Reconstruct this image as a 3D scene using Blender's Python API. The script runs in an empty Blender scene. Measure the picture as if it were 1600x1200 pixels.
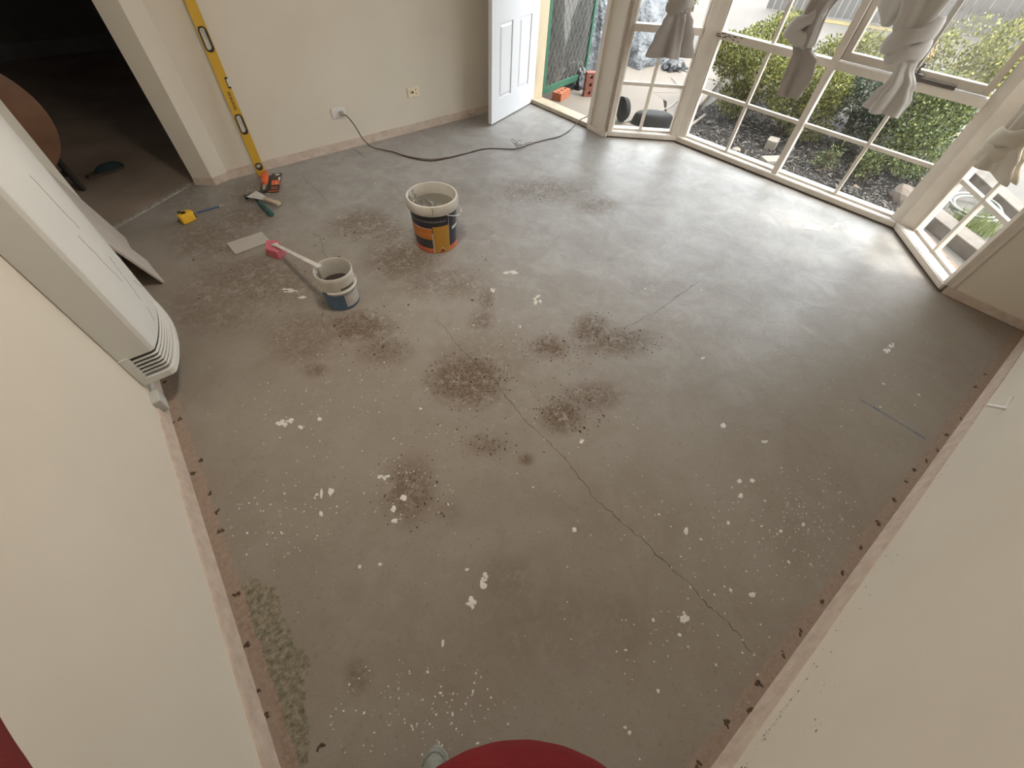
import bpy, bmesh, math, random
import numpy as np
from mathutils import Vector, Matrix, noise
random.seed(7); rng = np.random.default_rng(7)
scene = bpy.context.scene
COL = scene.collection

# ------------------------------------------------------------ camera, sky, sun, exposure
cam_d = bpy.data.cameras.new('camera'); cam = bpy.data.objects.new('camera', cam_d); COL.objects.link(cam)
cam_d.sensor_width = 36.0; cam_d.lens = 642.0 / 1600 * 36; cam_d.clip_start = 0.01; cam_d.clip_end = 200
FWD = Vector((0.407440, 0.456732, -0.790815)); RGT = Vector((0.783356, -0.619900, 0.045577)); CUP = RGT.cross(FWD)
cm = Matrix((RGT, CUP, -FWD)).transposed().to_4x4(); cm.translation = (0, 0, 1.65)
cam.matrix_world = cm
scene.camera = cam

w = bpy.data.worlds.new('sky'); scene.world = w; w.use_nodes = True
bg = w.node_tree.nodes['Background']; bg.inputs[0].default_value = (0.92, 0.97, 1.0, 1); bg.inputs[1].default_value = 5.3
sun_d = bpy.data.lights.new('hazy_sun', 'SUN'); sun_d.energy = 3.0; sun_d.angle = math.radians(12); sun_d.color = (1, 0.93, 0.8)
sun = bpy.data.objects.new('hazy_sun', sun_d); COL.objects.link(sun)
sun.rotation_euler = Vector((0.35, -0.55, 1.0)).to_track_quat('Z', 'Y').to_euler()
vs = scene.view_settings
vs.view_transform = 'Standard'; vs.look = 'None'; vs.gamma = 1.0; vs.use_curve_mapping = False; vs.exposure = 0.42
scene.cycles.max_bounces = 10; scene.cycles.diffuse_bounces = 6; scene.cycles.transparent_max_bounces = 24

# ------------------------------------------------------------ materials
MATS = {}
def nodes_of(m):
    m.use_nodes = True
    nt = m.node_tree; b = nt.nodes['Principled BSDF']
    return nt, b
def tcoord(nt, scale=1.0, kind='Object'):
    t = nt.nodes.new('ShaderNodeTexCoord'); return t.outputs[kind]
def pos(nt):
    return nt.nodes.new('ShaderNodeNewGeometry').outputs['Position']
def nz(nt, vec, scale, detail=4, rough=0.55, dist=0.0):
    n = nt.nodes.new('ShaderNodeTexNoise'); n.inputs['Scale'].default_value = scale; n.inputs['Detail'].default_value = detail
    n.inputs['Roughness'].default_value = rough; n.inputs['Distortion'].default_value = dist
    nt.links.new(vec, n.inputs['Vector']); return n.outputs['Fac']
def ramp(nt, fac, a, b, ca=(0, 0, 0, 1), cb=(1, 1, 1, 1)):
    r = nt.nodes.new('ShaderNodeValToRGB'); r.color_ramp.elements[0].position = a; r.color_ramp.elements[1].position = b
    r.color_ramp.elements[0].color = ca; r.color_ramp.elements[1].color = cb
    nt.links.new(fac, r.inputs[0]); return r.outputs[0]
def mrange(nt, v, a, b, c=0.0, d=1.0):
    m = nt.nodes.new('ShaderNodeMapRange'); m.inputs[1].default_value = a; m.inputs[2].default_value = b
    m.inputs[3].default_value = c; m.inputs[4].default_value = d; nt.links.new(v, m.inputs[0]); return m.outputs[0]
def mth(nt, op, a, b=None, clamp=False):
    m = nt.nodes.new('ShaderNodeMath'); m.operation = op; m.use_clamp = clamp
    for i, v in enumerate((a, b)):
        if v is None: continue
        if isinstance(v, (int, float)): m.inputs[i].default_value = v
        else: nt.links.new(v, m.inputs[i])
    return m.outputs[0]
def mix(nt, fac, a, b):
    m = nt.nodes.new('ShaderNodeMix'); m.data_type = 'RGBA'
    if isinstance(fac, (int, float)): m.inputs[0].default_value = fac
    else: nt.links.new(fac, m.inputs[0])
    for i, v in ((6, a), (7, b)):
        if isinstance(v, tuple): m.inputs[i].default_value = v if len(v) == 4 else (*v, 1)
        else: nt.links.new(v, m.inputs[i])
    return m.outputs[2]
def attr(nt, name):
    a = nt.nodes.new('ShaderNodeAttribute'); a.attribute_name = name; return a.outputs['Fac']
def bump(nt, b, h, strength=0.3, dist=0.01):
    n = nt.nodes.new('ShaderNodeBump'); n.inputs['Strength'].default_value = strength; n.inputs['Distance'].default_value = dist
    nt.links.new(h, n.inputs['Height']); nt.links.new(n.outputs[0], b.inputs['Normal'])
def M(name, col, rough=0.6, var=0.12, scale=8.0, bmp=0.0, bscale=60.0, metal=0.0, spec=0.5, col2=None, dist=0.003):
    """plain procedural material: colour broken up by noise, optional fine relief"""
    if name in MATS: return MATS[name]
    m = bpy.data.materials.new(name); nt, b = nodes_of(m); p = tcoord(nt)
    c2 = col2 or tuple(max(0, c * (1 - var * 2)) for c in col)
    f = nz(nt, p, scale, 5)
    nt.links.new(mix(nt, ramp(nt, f, 0.3, 0.72), (*c2, 1), (*col, 1)), b.inputs['Base Color'])
    b.inputs['Roughness'].default_value = rough; b.inputs['Metallic'].default_value = metal
    b.inputs['Specular IOR Level'].default_value = spec
    if bmp: bump(nt, b, nz(nt, p, bscale, 4), bmp, dist)
    MATS[name] = m; return m

# ------------------------------------------------------------ mesh helpers
class MB:
    def __init__(s): s.v = []; s.f = []; s.m = []
    def add(s, vs, fs, mi=0):
        o = len(s.v); s.v += [tuple(v) for v in vs]; s.f += [tuple(o + i for i in f) for f in fs]; s.m += [mi] * len(fs); return s
    def hexa(s, p, mi=0):   # 8 corners: bottom 4 (ccw), top 4
        return s.add(p, [(3, 2, 1, 0), (4, 5, 6, 7), (0, 1, 5, 4), (1, 2, 6, 5), (2, 3, 7, 6), (3, 0, 4, 7)], mi)
    def box(s, x0, x1, y0, y1, z0, z1, mi=0, T=None):
        p = [Vector(q) for q in ((x0, y0, z0), (x1, y0, z0), (x1, y1, z0), (x0, y1, z0), (x0, y0, z1), (x1, y0, z1), (x1, y1, z1), (x0, y1, z1))]
        if T is not None: p = [T @ q for q in p]
        return s.hexa(p, mi)
    def prism(s, poly, z0, z1, mi=0, T=None):
        n = len(poly)
        a = sum(poly[i][0] * poly[(i + 1) % n][1] - poly[(i + 1) % n][0] * poly[i][1] for i in range(n))
        if a < 0: poly = poly[::-1]
        p = [Vector((x, y, z0)) for x, y in poly] + [Vector((x, y, z1)) for x, y in poly]
        if T is not None: p = [T @ q for q in p]
        return s.add(p, [tuple(range(n - 1, -1, -1)), tuple(range(n, 2 * n))] + [(i, (i + 1) % n, n + (i + 1) % n, n + i) for i in range(n)], mi)
    def tube(s, pts, r, n=8, mi=0, cap=True):
        pts = [Vector(p) for p in pts]; m = len(pts); rs = r if isinstance(r, (list, tuple)) else [r] * m
        rings = []; up = Vector((0, 0, 1))
        for i, p in enumerate(pts):
            t = (pts[min(i + 1, m - 1)] - pts[max(i - 1, 0)])
            t = t.normalized() if t.length > 1e-9 else Vector((0, 0, 1))
            ref = up if abs(t.dot(up)) < 0.95 else Vector((1, 0, 0))
            if i == 0: a = t.cross(ref).normalized()
            else: a = (a - t * a.dot(t)); a = a.normalized() if a.length > 1e-6 else t.cross(ref).normalized()
            b = t.cross(a)
            rings.append([p + (a * math.cos(2 * math.pi * k / n) + b * math.sin(2 * math.pi * k / n)) * rs[i] for k in range(n)])
        vs = [q for rg in rings for q in rg]
        fs = [(i * n + k, i * n + (k + 1) % n, (i + 1) * n + (k + 1) % n, (i + 1) * n + k) for i in range(m - 1) for k in range(n)]
        if cap: fs += [tuple(range(n - 1, -1, -1)), tuple((m - 1) * n + k for k in range(n))]
        return s.add(vs, fs, mi)
    def lathe(s, prof, n=40, mi=0, T=None, closed=False, a0=0.0, a1=2 * math.pi):
        full = abs(a1 - a0 - 2 * math.pi) < 1e-6; nn = n if full else n + 1
        vs = []
        for r, z in prof:
            for k in range(nn):
                t = a0 + (a1 - a0) * k / n; vs.append(Vector((r * math.cos(t), r * math.sin(t), z)))
        if T is not None: vs = [T @ q for q in vs]
        m = len(prof); fs = []
        for i in range(m - 1 + (1 if closed else 0)):
            j = (i + 1) % m
            for k in range(n):
                k2 = (k + 1) % nn
                fs.append((i * nn + k, i * nn + k2, j * nn + k2, j * nn + k))
        return s.add(vs, fs, mi)
    def ball(s, c, r, n=12, mi=0, sc=(1, 1, 1), T=None):
        prof = [(r * math.sin(math.pi * i / n), -r * math.cos(math.pi * i / n)) for i in range(n + 1)]
        X = Matrix.Translation(c) @ Matrix.Diagonal((*sc, 1))
        return s.lathe(prof, n * 2, mi, (T @ X) if T is not None else X)
    def build(s, name, mats, parent=None, smooth=False, bevel=0.0, kind=None, weld=False):
        me = bpy.data.meshes.new(name); me.from_pydata(s.v, [], s.f); me.update()
        if not isinstance(mats, (list, tuple)): mats = [mats]
        for m in mats: me.materials.append(m)
        if len(mats) > 1: me.polygons.foreach_set('material_index', s.m)
        bm = bmesh.new(); bm.from_mesh(me)
        if weld or smooth: bmesh.ops.remove_doubles(bm, verts=bm.verts, dist=1e-5)
        if bevel > 0:
            bmesh.ops.remove_doubles(bm, verts=bm.verts, dist=1e-6)
            bmesh.ops.bevel(bm, geom=[e for e in bm.edges if len(e.link_faces) == 2 and e.calc_face_angle(0) > 0.5], offset=bevel, segments=2, affect='EDGES', profile=0.6)
        bm.to_mesh(me); bm.free()
        if smooth:
            me.polygons.foreach_set('use_smooth', [True] * len(me.polygons))
            try: me.set_sharp_from_angle(angle=math.radians(38))
            except Exception: pass
        o = bpy.data.objects.new(name, me); COL.objects.link(o)
        if parent is not None: o.parent = parent
        if kind: o['kind'] = kind
        return o
def tag(o, label=None, cat=None, group=None, kind=None):
    if label: o['label'] = label
    if cat: o['category'] = cat
    if group: o['group'] = group
    if kind: o['kind'] = kind
    return o
def empty(name, loc=(0, 0, 0), rz=0.0, T=None):
    o = bpy.data.objects.new(name, None); COL.objects.link(o); o.empty_display_size = 0.1
    if T is not None: o.matrix_world = T
    else: o.location = loc; o.rotation_euler = (0, 0, rz)
    return o
def struct(name, mb, mats, parent=None, **k):
    o = mb.build(name, mats, parent, **k)
    if parent is None: o['kind'] = 'structure'
    return o
def copy_tree(o, parent=None):
    c = o.copy(); COL.objects.link(c); c.parent = parent
    for ch in list(o.children): copy_tree(ch, c)
    return c
def frame(ax, ay, bx, by):
    """local frame on a vertical plane from A to B: x along, y outwards (away from the room), z up"""
    u = Vector((bx - ax, by - ay, 0)).normalized(); n = Vector((u.y, -u.x, 0))
    if n.x < 0: n = -n
    m = Matrix((u, n, Vector((0, 0, 1)))).transposed().to_4x4(); m.translation = (ax, ay, 0); return m
def lerp(a, b, t): return a + (b - a) * t
def ckpt(pts, n):  # smooth resample of a polyline (Catmull-Rom)
    P = [Vector(p) for p in pts]; out = []
    for i in range(len(P) - 1):
        p0 = P[max(i - 1, 0)]; p1 = P[i]; p2 = P[i + 1]; p3 = P[min(i + 2, len(P) - 1)]
        for k in range(n):
            t = k / n
            out.append(0.5 * ((2 * p1) + (p2 - p0) * t + (2 * p0 - 5 * p1 + 4 * p2 - p3) * t * t + (3 * p1 - p0 - 3 * p2 + p3) * t ** 3))
    out.append(P[-1]); return out

# ------------------------------------------------------------ plan of the room (metres; photographer's phone above the origin)
P0 = (3.39, 3.80); PA = (3.451, 3.026); P1 = (3.44, 2.82); P2 = (3.973, 2.356); P3 = (4.176, 0.397); P4 = (3.62, -0.113); P5 = (3.645, -0.61)
CEIL = 2.4
def xl(y): return -0.579 + 0.0234 * y          # left wall face
def yn(x): return -0.545 - 0.018 * x           # near wall face
YB0, YB1 = 3.83, 3.89                          # back wall face at x = .3 and x = 3.4
def yb(x): return YB0 + (YB1 - YB0) * (x - 0.3) / 3.1
E_ = (xl(3.43), 3.43)                          # end of the left wall at the doorway
SN = (0.218, 3.79); SR = (0.335, yb(0.335)); SL = (0.102, 3.878)

wall_m = M('wall_paint_cream', (0.70, 0.645, 0.55), 0.75, 0.035, 1.6, 0.12, 240, spec=0.3, dist=0.001)
# scuffs and hairlines on the wall paint
nt, b = nodes_of(wall_m)
raw_m = M('raw_pink_plaster', (0.62, 0.53, 0.45), 0.9, 0.16, 22, 0.5, 70, spec=0.2, col2=(0.48, 0.385, 0.32))
trim_m = M('window_paint', (0.68, 0.62, 0.54), 0.5, 0.05, 12, 0.1, 120)
trimw_m = M('sill_paint_white', (0.60, 0.57, 0.53), 0.4, 0.05, 9, 0.1, 90)
cream_m = M('cream_frame_paint', (0.56, 0.47, 0.33), 0.5, 0.05, 9)
ceil_m = M('ceiling_paint', (0.78, 0.76, 0.72), 0.9, 0.02, 3)
olive_m = wall_m
dark_line_m = M('dark_line', (0.10, 0.075, 0.055), 0.95, 0.2, 30)
timber_m = M('weathered_timber', (0.17, 0.145, 0.12), 0.85, 0.25, 6, 0.5, 40)

# ---- floor: dense slab top with painted attributes (stains, bucket shadow, window sheen, cracks, strip where carpet grippers were)
STAINS_SHADE=[ (0.686, 1.114, 0.126, -0.093, -0.077, -0.112, 1),(0.923, 0.657, 0.07, -0.052, -0.054, -0.058, 0.9),(1.142, 0.647, 0.1, -0.074, -0.051, -0.05, 0.7),(0.412, 1.777, 0.119, -0.086, -0.043, -0.09, 1),(0.442, 1.536, 0.098, -0.071, -0.038, -0.072, 0.6),(0.897, 2.687, 0.165, -0.111, -0.083, -0.17, 0.7),(0.915, 2.177, 0.169, -0.117, -0.09, -0.161, 0.7),(0.09, 2.478, 0.275, -0.193, -0.066, -0.205, 0.6),(-0.154, 2.373, 0.199, -0.142, -0.051, -0.189, 0.45),(0.002, 3.089, 0.2, -0.137, -0.057, -0.216, 0.55),(0.423, 3.507, 0.192, -0.126, -0.064, -0.197, 0.5),(1.174, 1.034, 0.069, -0.05, -0.047, -0.053, 0.8),(1.459, 1.0, 0.067, -0.048, -0.072, -0.072, 0.8),(1.51, 0.833, 0.149, -0.107, -0.065, -0.06, 0.7),(0.158, 0.769, 0.072, -0.055, -0.06, -0.104, 0.7),(0.54, 0.748, 0.065, -0.049, -0.027, -0.037, 0.5),(0.637, 0.582, 0.023, -0.017, -0.016, -0.019, 0.8),(0.099, 1.617, 0.046, -0.034, -0.016, -0.04, 0.7),(0.987, 1.409, 0.054, -0.038, -0.048, -0.066, 0.6),(1.134, 1.561, 0.032, -0.022, -0.054, -0.073, 0.7),(2.274, 2.338, 0.263, -0.173, -0.117, -0.134, 0.6),(2.489, 1.937, 0.128, -0.085, -0.081, -0.079, 0.55),(0.996, 1.843, 0.195, -0.137, -0.077, -0.122, 0.5),(0.962, 2.527, 0.13, -0.088, -0.064, -0.122, 0.6),(0.097, 1.797, 0.106, -0.077, -0.033, -0.086, 0.5),(1.37, 2.792, 0.243, -0.16, -0.092, -0.158, 0.25),(-0.29, 0.314, 0.029, -0.023, -0.016, -0.034, 0.5),(0.263, 0.249, 0.075, -0.058, -0.039, -0.051, 0.3),(0.232, 0.592, 0.041, -0.031, -0.028, -0.044, 0.3),(0.363, -0.025, 0.27, -0.211, -0.077, -0.081, 0.2),(0.169, 1.891, 0.166, -0.119, -0.054, -0.135, 0.5),(0.245, 3.225, 0.142, -0.096, -0.049, -0.159, 0.6),(-0.008, 3.703, 0.147, -0.097, -0.042, -0.181, 0.4),(0.847, 1.168, 0.166, -0.121, -0.101, -0.139, 0.3),(2.049, 1.026, 0.137, -0.097, -0.068, -0.057, 0.25) ]  # the patch beside the large bucket is mostly its shadow, painted in
LICHEN=[ (-0.489, 0.702, 0.058, -0.045, -0.027, -0.085),(-0.481, 0.553, 0.043, -0.033, -0.03, -0.086),(-0.488, 0.418, 0.037, -0.03, -0.033, -0.092),(-0.513, 0.3, 0.03, -0.024, -0.031, -0.083),(-0.472, 0.491, 0.058, -0.046, -0.018, -0.05) ]
CRACKS= [[(0.796, 1.044), (0.775, 0.909), (0.767, 0.774), (0.772, 0.616), (0.777, 0.489), (0.769, 0.378), (0.752, 0.264), (0.767, 0.167), (0.782, 0.041), (0.786, -0.085), (0.799, -0.181), (0.793, -0.272), (0.804, -0.333), (0.798, -0.415), (0.784, -0.487)], [(0.535, 2.835), (0.583, 2.711), (0.559, 2.593), (0.521, 2.533), (0.542, 2.411)], [(0.797, 1.597), (0.786, 1.446), (0.776, 1.305), (0.78, 1.162), (0.796, 1.044)], [(0.811, 3.637), (0.794, 3.463), (0.817, 3.271), (0.797, 3.084)], [(2.455, 0.899), (2.194, 0.886), (1.915, 0.866), (1.651, 0.887), (1.585, 0.902)]]
BLUE= [[(2.242, -0.201), (2.253, -0.308), (2.262, -0.501)], [(1.345, 3.807), (1.356, 3.597)]]
SPLATS=[ (-0.125, 1.393, 0.032, -0.024, -0.011, -0.03),(0.196, 0.298, 0.017, -0.013, -0.015, -0.021),(0.113, 0.261, 0.022, -0.017, -0.014, -0.02),(0.692, -0.247, 0.015, -0.012, -0.021, -0.016),(1.377, 1.368, 0.022, -0.016, -0.03, -0.035),(1.4, 1.668, 0.058, -0.04, -0.016, -0.021),(-0.103, 0.957, 0.01, -0.008, -0.006, -0.013),(0.1, 0.885, 0.019, -0.015, -0.008, -0.016),(0.119, 0.754, 0.01, -0.008, -0.007, -0.012),(0.045, 0.689, 0.01, -0.008, -0.005, -0.009),(0.065, 0.736, 0.008, -0.006, -0.006, -0.012),(1.143, 1.252, 0.012, -0.009, -0.01, -0.012),(1.208, 1.596, 0.013, -0.009, -0.018, -0.024),(2.733, -0.133, 0.019, -0.014, -0.032, -0.013),(2.803, -0.134, 0.016, -0.012, -0.028, -0.011),(0.902, 0.498, 0.012, -0.009, -0.012, -0.012),(3.649, 0.775, 0.069, -0.047, -0.044, -0.022),(3.851, 0.67, 0.044, -0.03, -0.046, -0.022),(1.602, -0.027, 0.015, -0.011, -0.01, -0.006),(0.218, 2.287, 0.042, -0.03, -0.008, -0.022),(0.249, 2.188, 0.024, -0.017, -0.006, -0.016),(1.805, 0.471, 0.012, -0.009, -0.008, -0.006),(-0.029, 0.221, 0.003, -0.003, -0.006, -0.009),(-0.084, 1.329, 0.009, -0.007, -0.004, -0.01),(-0.136, 0.975, 0.004, -0.003, -0.009, -0.021),(0.002, 1.32, 0.009, -0.007, -0.004, -0.01),(0.592, 0.225, 0.008, -0.006, -0.007, -0.007),(-0.172, 0.891, 0.006, -0.005, -0.004, -0.01),(-0.141, 0.615, 0.006, -0.004, -0.003, -0.006),(-0.077, 0.577, 0.006, -0.004, -0.003, -0.006),(-0.111, 0.184, 0.004, -0.003, -0.002, -0.004),(-0.108, 0.111, 0.004, -0.003, -0.002, -0.003),(0.169, 0.364, 0.006, -0.004, -0.003, -0.004),(0.954, -0.056, 0.008, -0.006, -0.013, -0.01),(1.372, -0.101, 0.009, -0.007, -0.011, -0.007),(1.322, -0.067, 0.009, -0.007, -0.011, -0.007),(1.266, -0.11, 0.009, -0.007, -0.01, -0.007),(1.121, -0.145, 0.006, -0.005, -0.007, -0.005),(1.266, -0.299, 0.006, -0.005, -0.007, -0.004),(1.367, -0.343, 0.007, -0.005, -0.008, -0.004),(0.295, -0.317, 0.005, -0.004, -0.003, -0.003),(0.296, -0.333, 0.005, -0.004, -0.005, -0.004),(0.959, -0.357, 0.01, -0.008, -0.008, -0.005),(1.517, 0.146, 0.01, -0.008, -0.013, -0.009) ]
SPECKS=[ (1.338, -0.287, 0.199, -0.152, -0.169, -0.093, 220),(0.165, 0.782, 0.128, -0.097, -0.055, -0.096, 60),(-0.292, 0.993, 0.139, -0.106, -0.052, -0.146, 90),(1.55, 2.452, 0.399, -0.266, -0.269, -0.399, 60),(1.38, 1.898, 0.354, -0.245, -0.229, -0.313, 80),(1.301, 1.338, 0.252, -0.179, -0.169, -0.202, 40),(0.166, 1.265, 0.364, -0.27, -0.091, -0.189, 70),(0.857, 0.49, 0.48, -0.361, -0.208, -0.216, 70),(-0.19, 0.121, 0.172, -0.136, -0.053, -0.091, 130),(0.968, -0.133, 0.335, -0.257, -0.157, -0.112, 60),(0.168, 1.557, 0.258, -0.189, -0.097, -0.221, 40),(2.223, -0.057, 0.349, -0.257, -0.245, -0.117, 40),(0.726, -0.359, 0.217, -0.17, -0.124, -0.085, 80),(1.215, 3.009, 0.41, -0.269, -0.169, -0.323, 40),(0.201, 3.676, 0.228, -0.15, -0.074, -0.272, 30),(0.9, 1.623, 0.307, -0.218, -0.114, -0.176, 60),(1.912, 0.766, 0.647, -0.464, -0.458, -0.359, 60) ]
CRUMBS=[ (0.686, 1.114, 0.137, -0.1, -0.086, -0.124, 260),(0.954, 0.658, 0.114, -0.084, -0.074, -0.079, 140),(0.412, 1.777, 0.171, -0.123, -0.064, -0.133, 120),(1.18, 1.03, 0.115, -0.083, -0.068, -0.077, 90),(1.479, 0.979, 0.091, -0.065, -0.09, -0.089, 80),(1.524, 0.822, 0.179, -0.129, -0.072, -0.066, 110),(0.158, 0.769, 0.106, -0.081, -0.067, -0.118, 80),(0.54, 0.748, 0.093, -0.07, -0.038, -0.052, 50),(0.442, 1.536, 0.136, -0.099, -0.052, -0.1, 70),(0.071, 2.419, 0.301, -0.212, -0.088, -0.272, 140),(0.898, 2.405, 0.282, -0.193, -0.13, -0.248, 120),(1.028, 1.82, 0.261, -0.183, -0.128, -0.197, 90),(0.052, 2.985, 0.232, -0.159, -0.077, -0.275, 70),(0.8, 0.89, 0.31, -0.229, -0.178, -0.225, 110),(2.274, 2.338, 0.307, -0.202, -0.161, -0.184, 70) ]
PITS= [(2.549, -0.567), (2.378, -0.565), (2.242, -0.564), (2.133, -0.554), (2.033, -0.539), (1.942, -0.537), (1.796, -0.538), (1.633, -0.537), (1.47, -0.536), (1.309, -0.539), (1.147, -0.539), (0.986, -0.531), (0.875, -0.528), (0.732, -0.52), (0.642, -0.538), (0.56, -0.513), (0.403, -0.512), (2.857, -0.551), (3.011, -0.554), (-0.484, 1.42), (-0.486, 1.241), (-0.5, 1.057), (-0.521, 0.791), (-0.544, 0.614), (-0.551, 0.467), (-0.556, 0.392), (-0.503, 1.963), (-0.528, 1.694), (-0.501, 1.695), (-0.525, 1.376), (-0.488, 1.143), (-0.455, 0.226)]

fx0, fx1, fy0, fy1, fs = -0.70, 4.30, -0.72, 4.02, 0.0125
gx = np.arange(fx0, fx1, fs); gy = np.arange(fy0, fy1, fs)
X, Y = np.meshgrid(gx, gy)
room = [(-0.66, -0.66), (3.70, -0.66), (3.70, -0.15), (4.25, 0.36), (4.06, 2.40), (3.52, 2.87), (3.50, 3.95), (0.20, 3.95), (0.05, 3.92), (-0.60, 3.45), (-0.66, 3.4)]
def inside(px, py, poly):
    r = np.zeros(px.shape, bool); n = len(poly)
    for i in range(n):
        (x1, y1), (x2, y2) = poly[i], poly[(i + 1) % n]
        c = ((y1 > py) != (y2 > py)); xx = (x2 - x1) * (py - y1) / (y2 - y1 + 1e-12) + x1
        r ^= c & (px < xx)
    return r
def ell(px, py, e):
    cx, cy, ax, ay, bx, by = e[:6]; d = ax * by - ay * bx
    dx, dy = px - cx, py - cy
    u = (dx * by - dy * bx) / d; v = (ax * dy - ay * dx) / d
    return np.sqrt(u * u + v * v)
def pdist(px, py, L):
    D = np.full(px.shape, 9.0)
    for (ax, ay), (bx, by) in zip(L[:-1], L[1:]):
        ux, uy = bx - ax, by - ay; l2 = ux * ux + uy * uy
        t = np.clip(((px - ax) * ux + (py - ay) * uy) / l2, 0, 1)
        D = np.minimum(D, np.hypot(px - ax - t * ux, py - ay - t * uy))
    return D
stain_shade = np.zeros(X.shape)
for e in STAINS_SHADE: stain_shade = np.maximum(stain_shade, e[6] * 1.25 * np.clip(1.6 - ell(X, Y, e), 0, 1))
lich = np.zeros(X.shape)
for e in LICHEN: lich = np.maximum(lich, np.clip(1.35 - ell(X - .012, Y, e), 0, 1))
crack = np.full(X.shape, 9.0)
def wiggle(L):
    out = []
    for a, c in zip(L[:-1], L[1:]):
        for k in range(6):
            t = k / 6; out.append((lerp(a[0], c[0], t) + random.uniform(-.006, .006), lerp(a[1], c[1], t) + random.uniform(-.006, .006)))
    return out + [L[-1]]

blue = np.full(X.shape, 9.0)
for L in BLUE: blue = np.minimum(blue, pdist(X, Y, L))
strip = np.minimum(X - (-0.579 + 0.0234 * Y), Y - (-0.545 - 0.018 * X))
bayd = pdist(X, Y, [PA, P1, P2, P3, P4, P5])
skim_sheen = np.clip(((X - 0.75) * 0.80 + (Y - 0.2) * 0.35) / 1.3, 0, 1) * np.clip((Y + 0.15) / 0.5, 0, 1)  # pale skim coat, with window sheen also put into the colour
cc = inside(X[:-1, :-1] + fs / 2, Y[:-1, :-1] + fs / 2, room)
ny, nx = X.shape
idx = np.arange(ny * nx).reshape(ny, nx)
q = np.stack([idx[:-1, :-1][cc], idx[:-1, 1:][cc], idx[1:, 1:][cc], idx[1:, :-1][cc]], 1)
used = np.unique(q); remap = np.zeros(ny * nx, int); remap[used] = np.arange(len(used)); q = remap[q]
hz = (np.sin(X * 2.1 + 1) * np.sin(Y * 1.7) * 0.0008).ravel()[used]
co = np.stack([X.ravel()[used], Y.ravel()[used], hz * 0], 1)
me = bpy.data.meshes.new('floor'); me.from_pydata(co.tolist(), [], q.tolist())
for nm, A in (('stain_shade', stain_shade), ('lichen', lich), ('blue', blue), ('strip', strip), ('skim_sheen', skim_sheen), ('bayd', bayd)):
    at = me.attributes.new(nm, 'FLOAT', 'POINT'); at.data.foreach_set('value', A.ravel()[used].astype(np.float32))
floor = bpy.data.objects.new('floor', me); COL.objects.link(floor); floor['kind'] = 'structure'
m = bpy.data.materials.new('bare_concrete'); nt, b = nodes_of(m); p = pos(nt)
n1 = nz(nt, p, 1.3, 5, 0.6, 0.4); n2 = nz(nt, p, 7, 6, 0.65, 0.8); n3 = nz(nt, p, 55, 4, 0.7); n4 = nz(nt, p, 230, 3, 0.7); n5 = nz(nt, p, 18, 8, 0.75, 1.0)
base = mix(nt, ramp(nt, n1, 0.32, 0.68), (0.235, 0.198, 0.162, 1), (0.285, 0.252, 0.215, 1))
base = mix(nt, mth(nt, 'MULTIPLY', ramp(nt, n2, 0.42, 0.7), 0.35), base, (0.33, 0.305, 0.275, 1))
sk = mth(nt, 'MULTIPLY', attr(nt, 'skim_sheen'), mrange(nt, n2, 0.25, 0.6, 0.55, 1.0), True)
swirl = nz(nt, p, 4.2, 9, 0.66, 0.9); wv = nz(nt, p, 2.2, 3, 0.5, 1.2); ridge = mrange(nt, mth(nt, 'ABSOLUTE', mth(nt, 'SUBTRACT', mth(nt, 'FRACT', mth(nt, 'MULTIPLY', wv, 9.0)), 0.5)), 0.0, 0.06, 1.0, 0.0)
skc = mix(nt, ramp(nt, swirl, 0.30, 0.66), (0.265, 0.255, 0.240, 1), (0.375, 0.367, 0.355, 1)); skc = mix(nt, mth(nt, 'MULTIPLY', ridge, mrange(nt, n5, 0.4, 0.6, 0.0, 0.35)), skc, (0.20, 0.185, 0.17, 1))
base = mix(nt, sk, base, skc)
sf = mth(nt, 'MULTIPLY', attr(nt, 'stain_shade'), mrange(nt, n5, 0.38, 0.50), True)
sf = mth(nt, 'MULTIPLY', sf, mrange(nt, n3, 0.38, 0.52, 0.40, 1.0), True)
base = mix(nt, mth(nt, 'MULTIPLY', sf, 0.85), base, mix(nt, n4, (0.085, 0.052, 0.030, 1), (0.165, 0.112, 0.070, 1)))
base = mix(nt, mth(nt, 'MULTIPLY', mrange(nt, n3, 0.42, 0.30), 0.40), base, (0.12, 0.098, 0.076, 1)); base = mix(nt, mth(nt, 'MULTIPLY', mrange(nt, n4, 0.45, 0.28), 0.35), base, (0.10, 0.082, 0.065, 1))
base = mix(nt, mth(nt, 'MULTIPLY', mrange(nt, n4, 0.60, 0.72), 0.45), base, (0.42, 0.40, 0.36, 1))
lf = mrange(nt, mth(nt, 'ADD', attr(nt, 'lichen'), mth(nt, 'MULTIPLY', n5, 1.1)), 0.78, 0.86)
base = mix(nt, mth(nt, 'MULTIPLY', lf, 0.85), base, mix(nt, ramp(nt, n3, 0.35, 0.65), (0.10, 0.088, 0.052, 1), (0.31, 0.28, 0.215, 1)))
stp = mth(nt, 'LESS_THAN', mth(nt, 'ADD', attr(nt, 'strip'), mth(nt, 'MULTIPLY', mth(nt, 'SUBTRACT', n2, 0.5), 0.045)), 0.056)
base = mix(nt, mth(nt, 'MULTIPLY', stp, 0.75), base, mix(nt, ramp(nt, n3, 0.35, 0.7), (0.27, 0.195, 0.15, 1), (0.38, 0.285, 0.23, 1)))
bl = mth(nt, 'MULTIPLY', mrange(nt, attr(nt, 'blue'), 0.011, 0.002), mrange(nt, n3, 0.3, 0.55, 0.2, 0.8), True)
base = mix(nt, bl, base, (0.06, 0.11, 0.20, 1))
br = mth(nt, 'MULTIPLY', mrange(nt, attr(nt, 'bayd'), 0.035, 0.005), 0.7)
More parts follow.
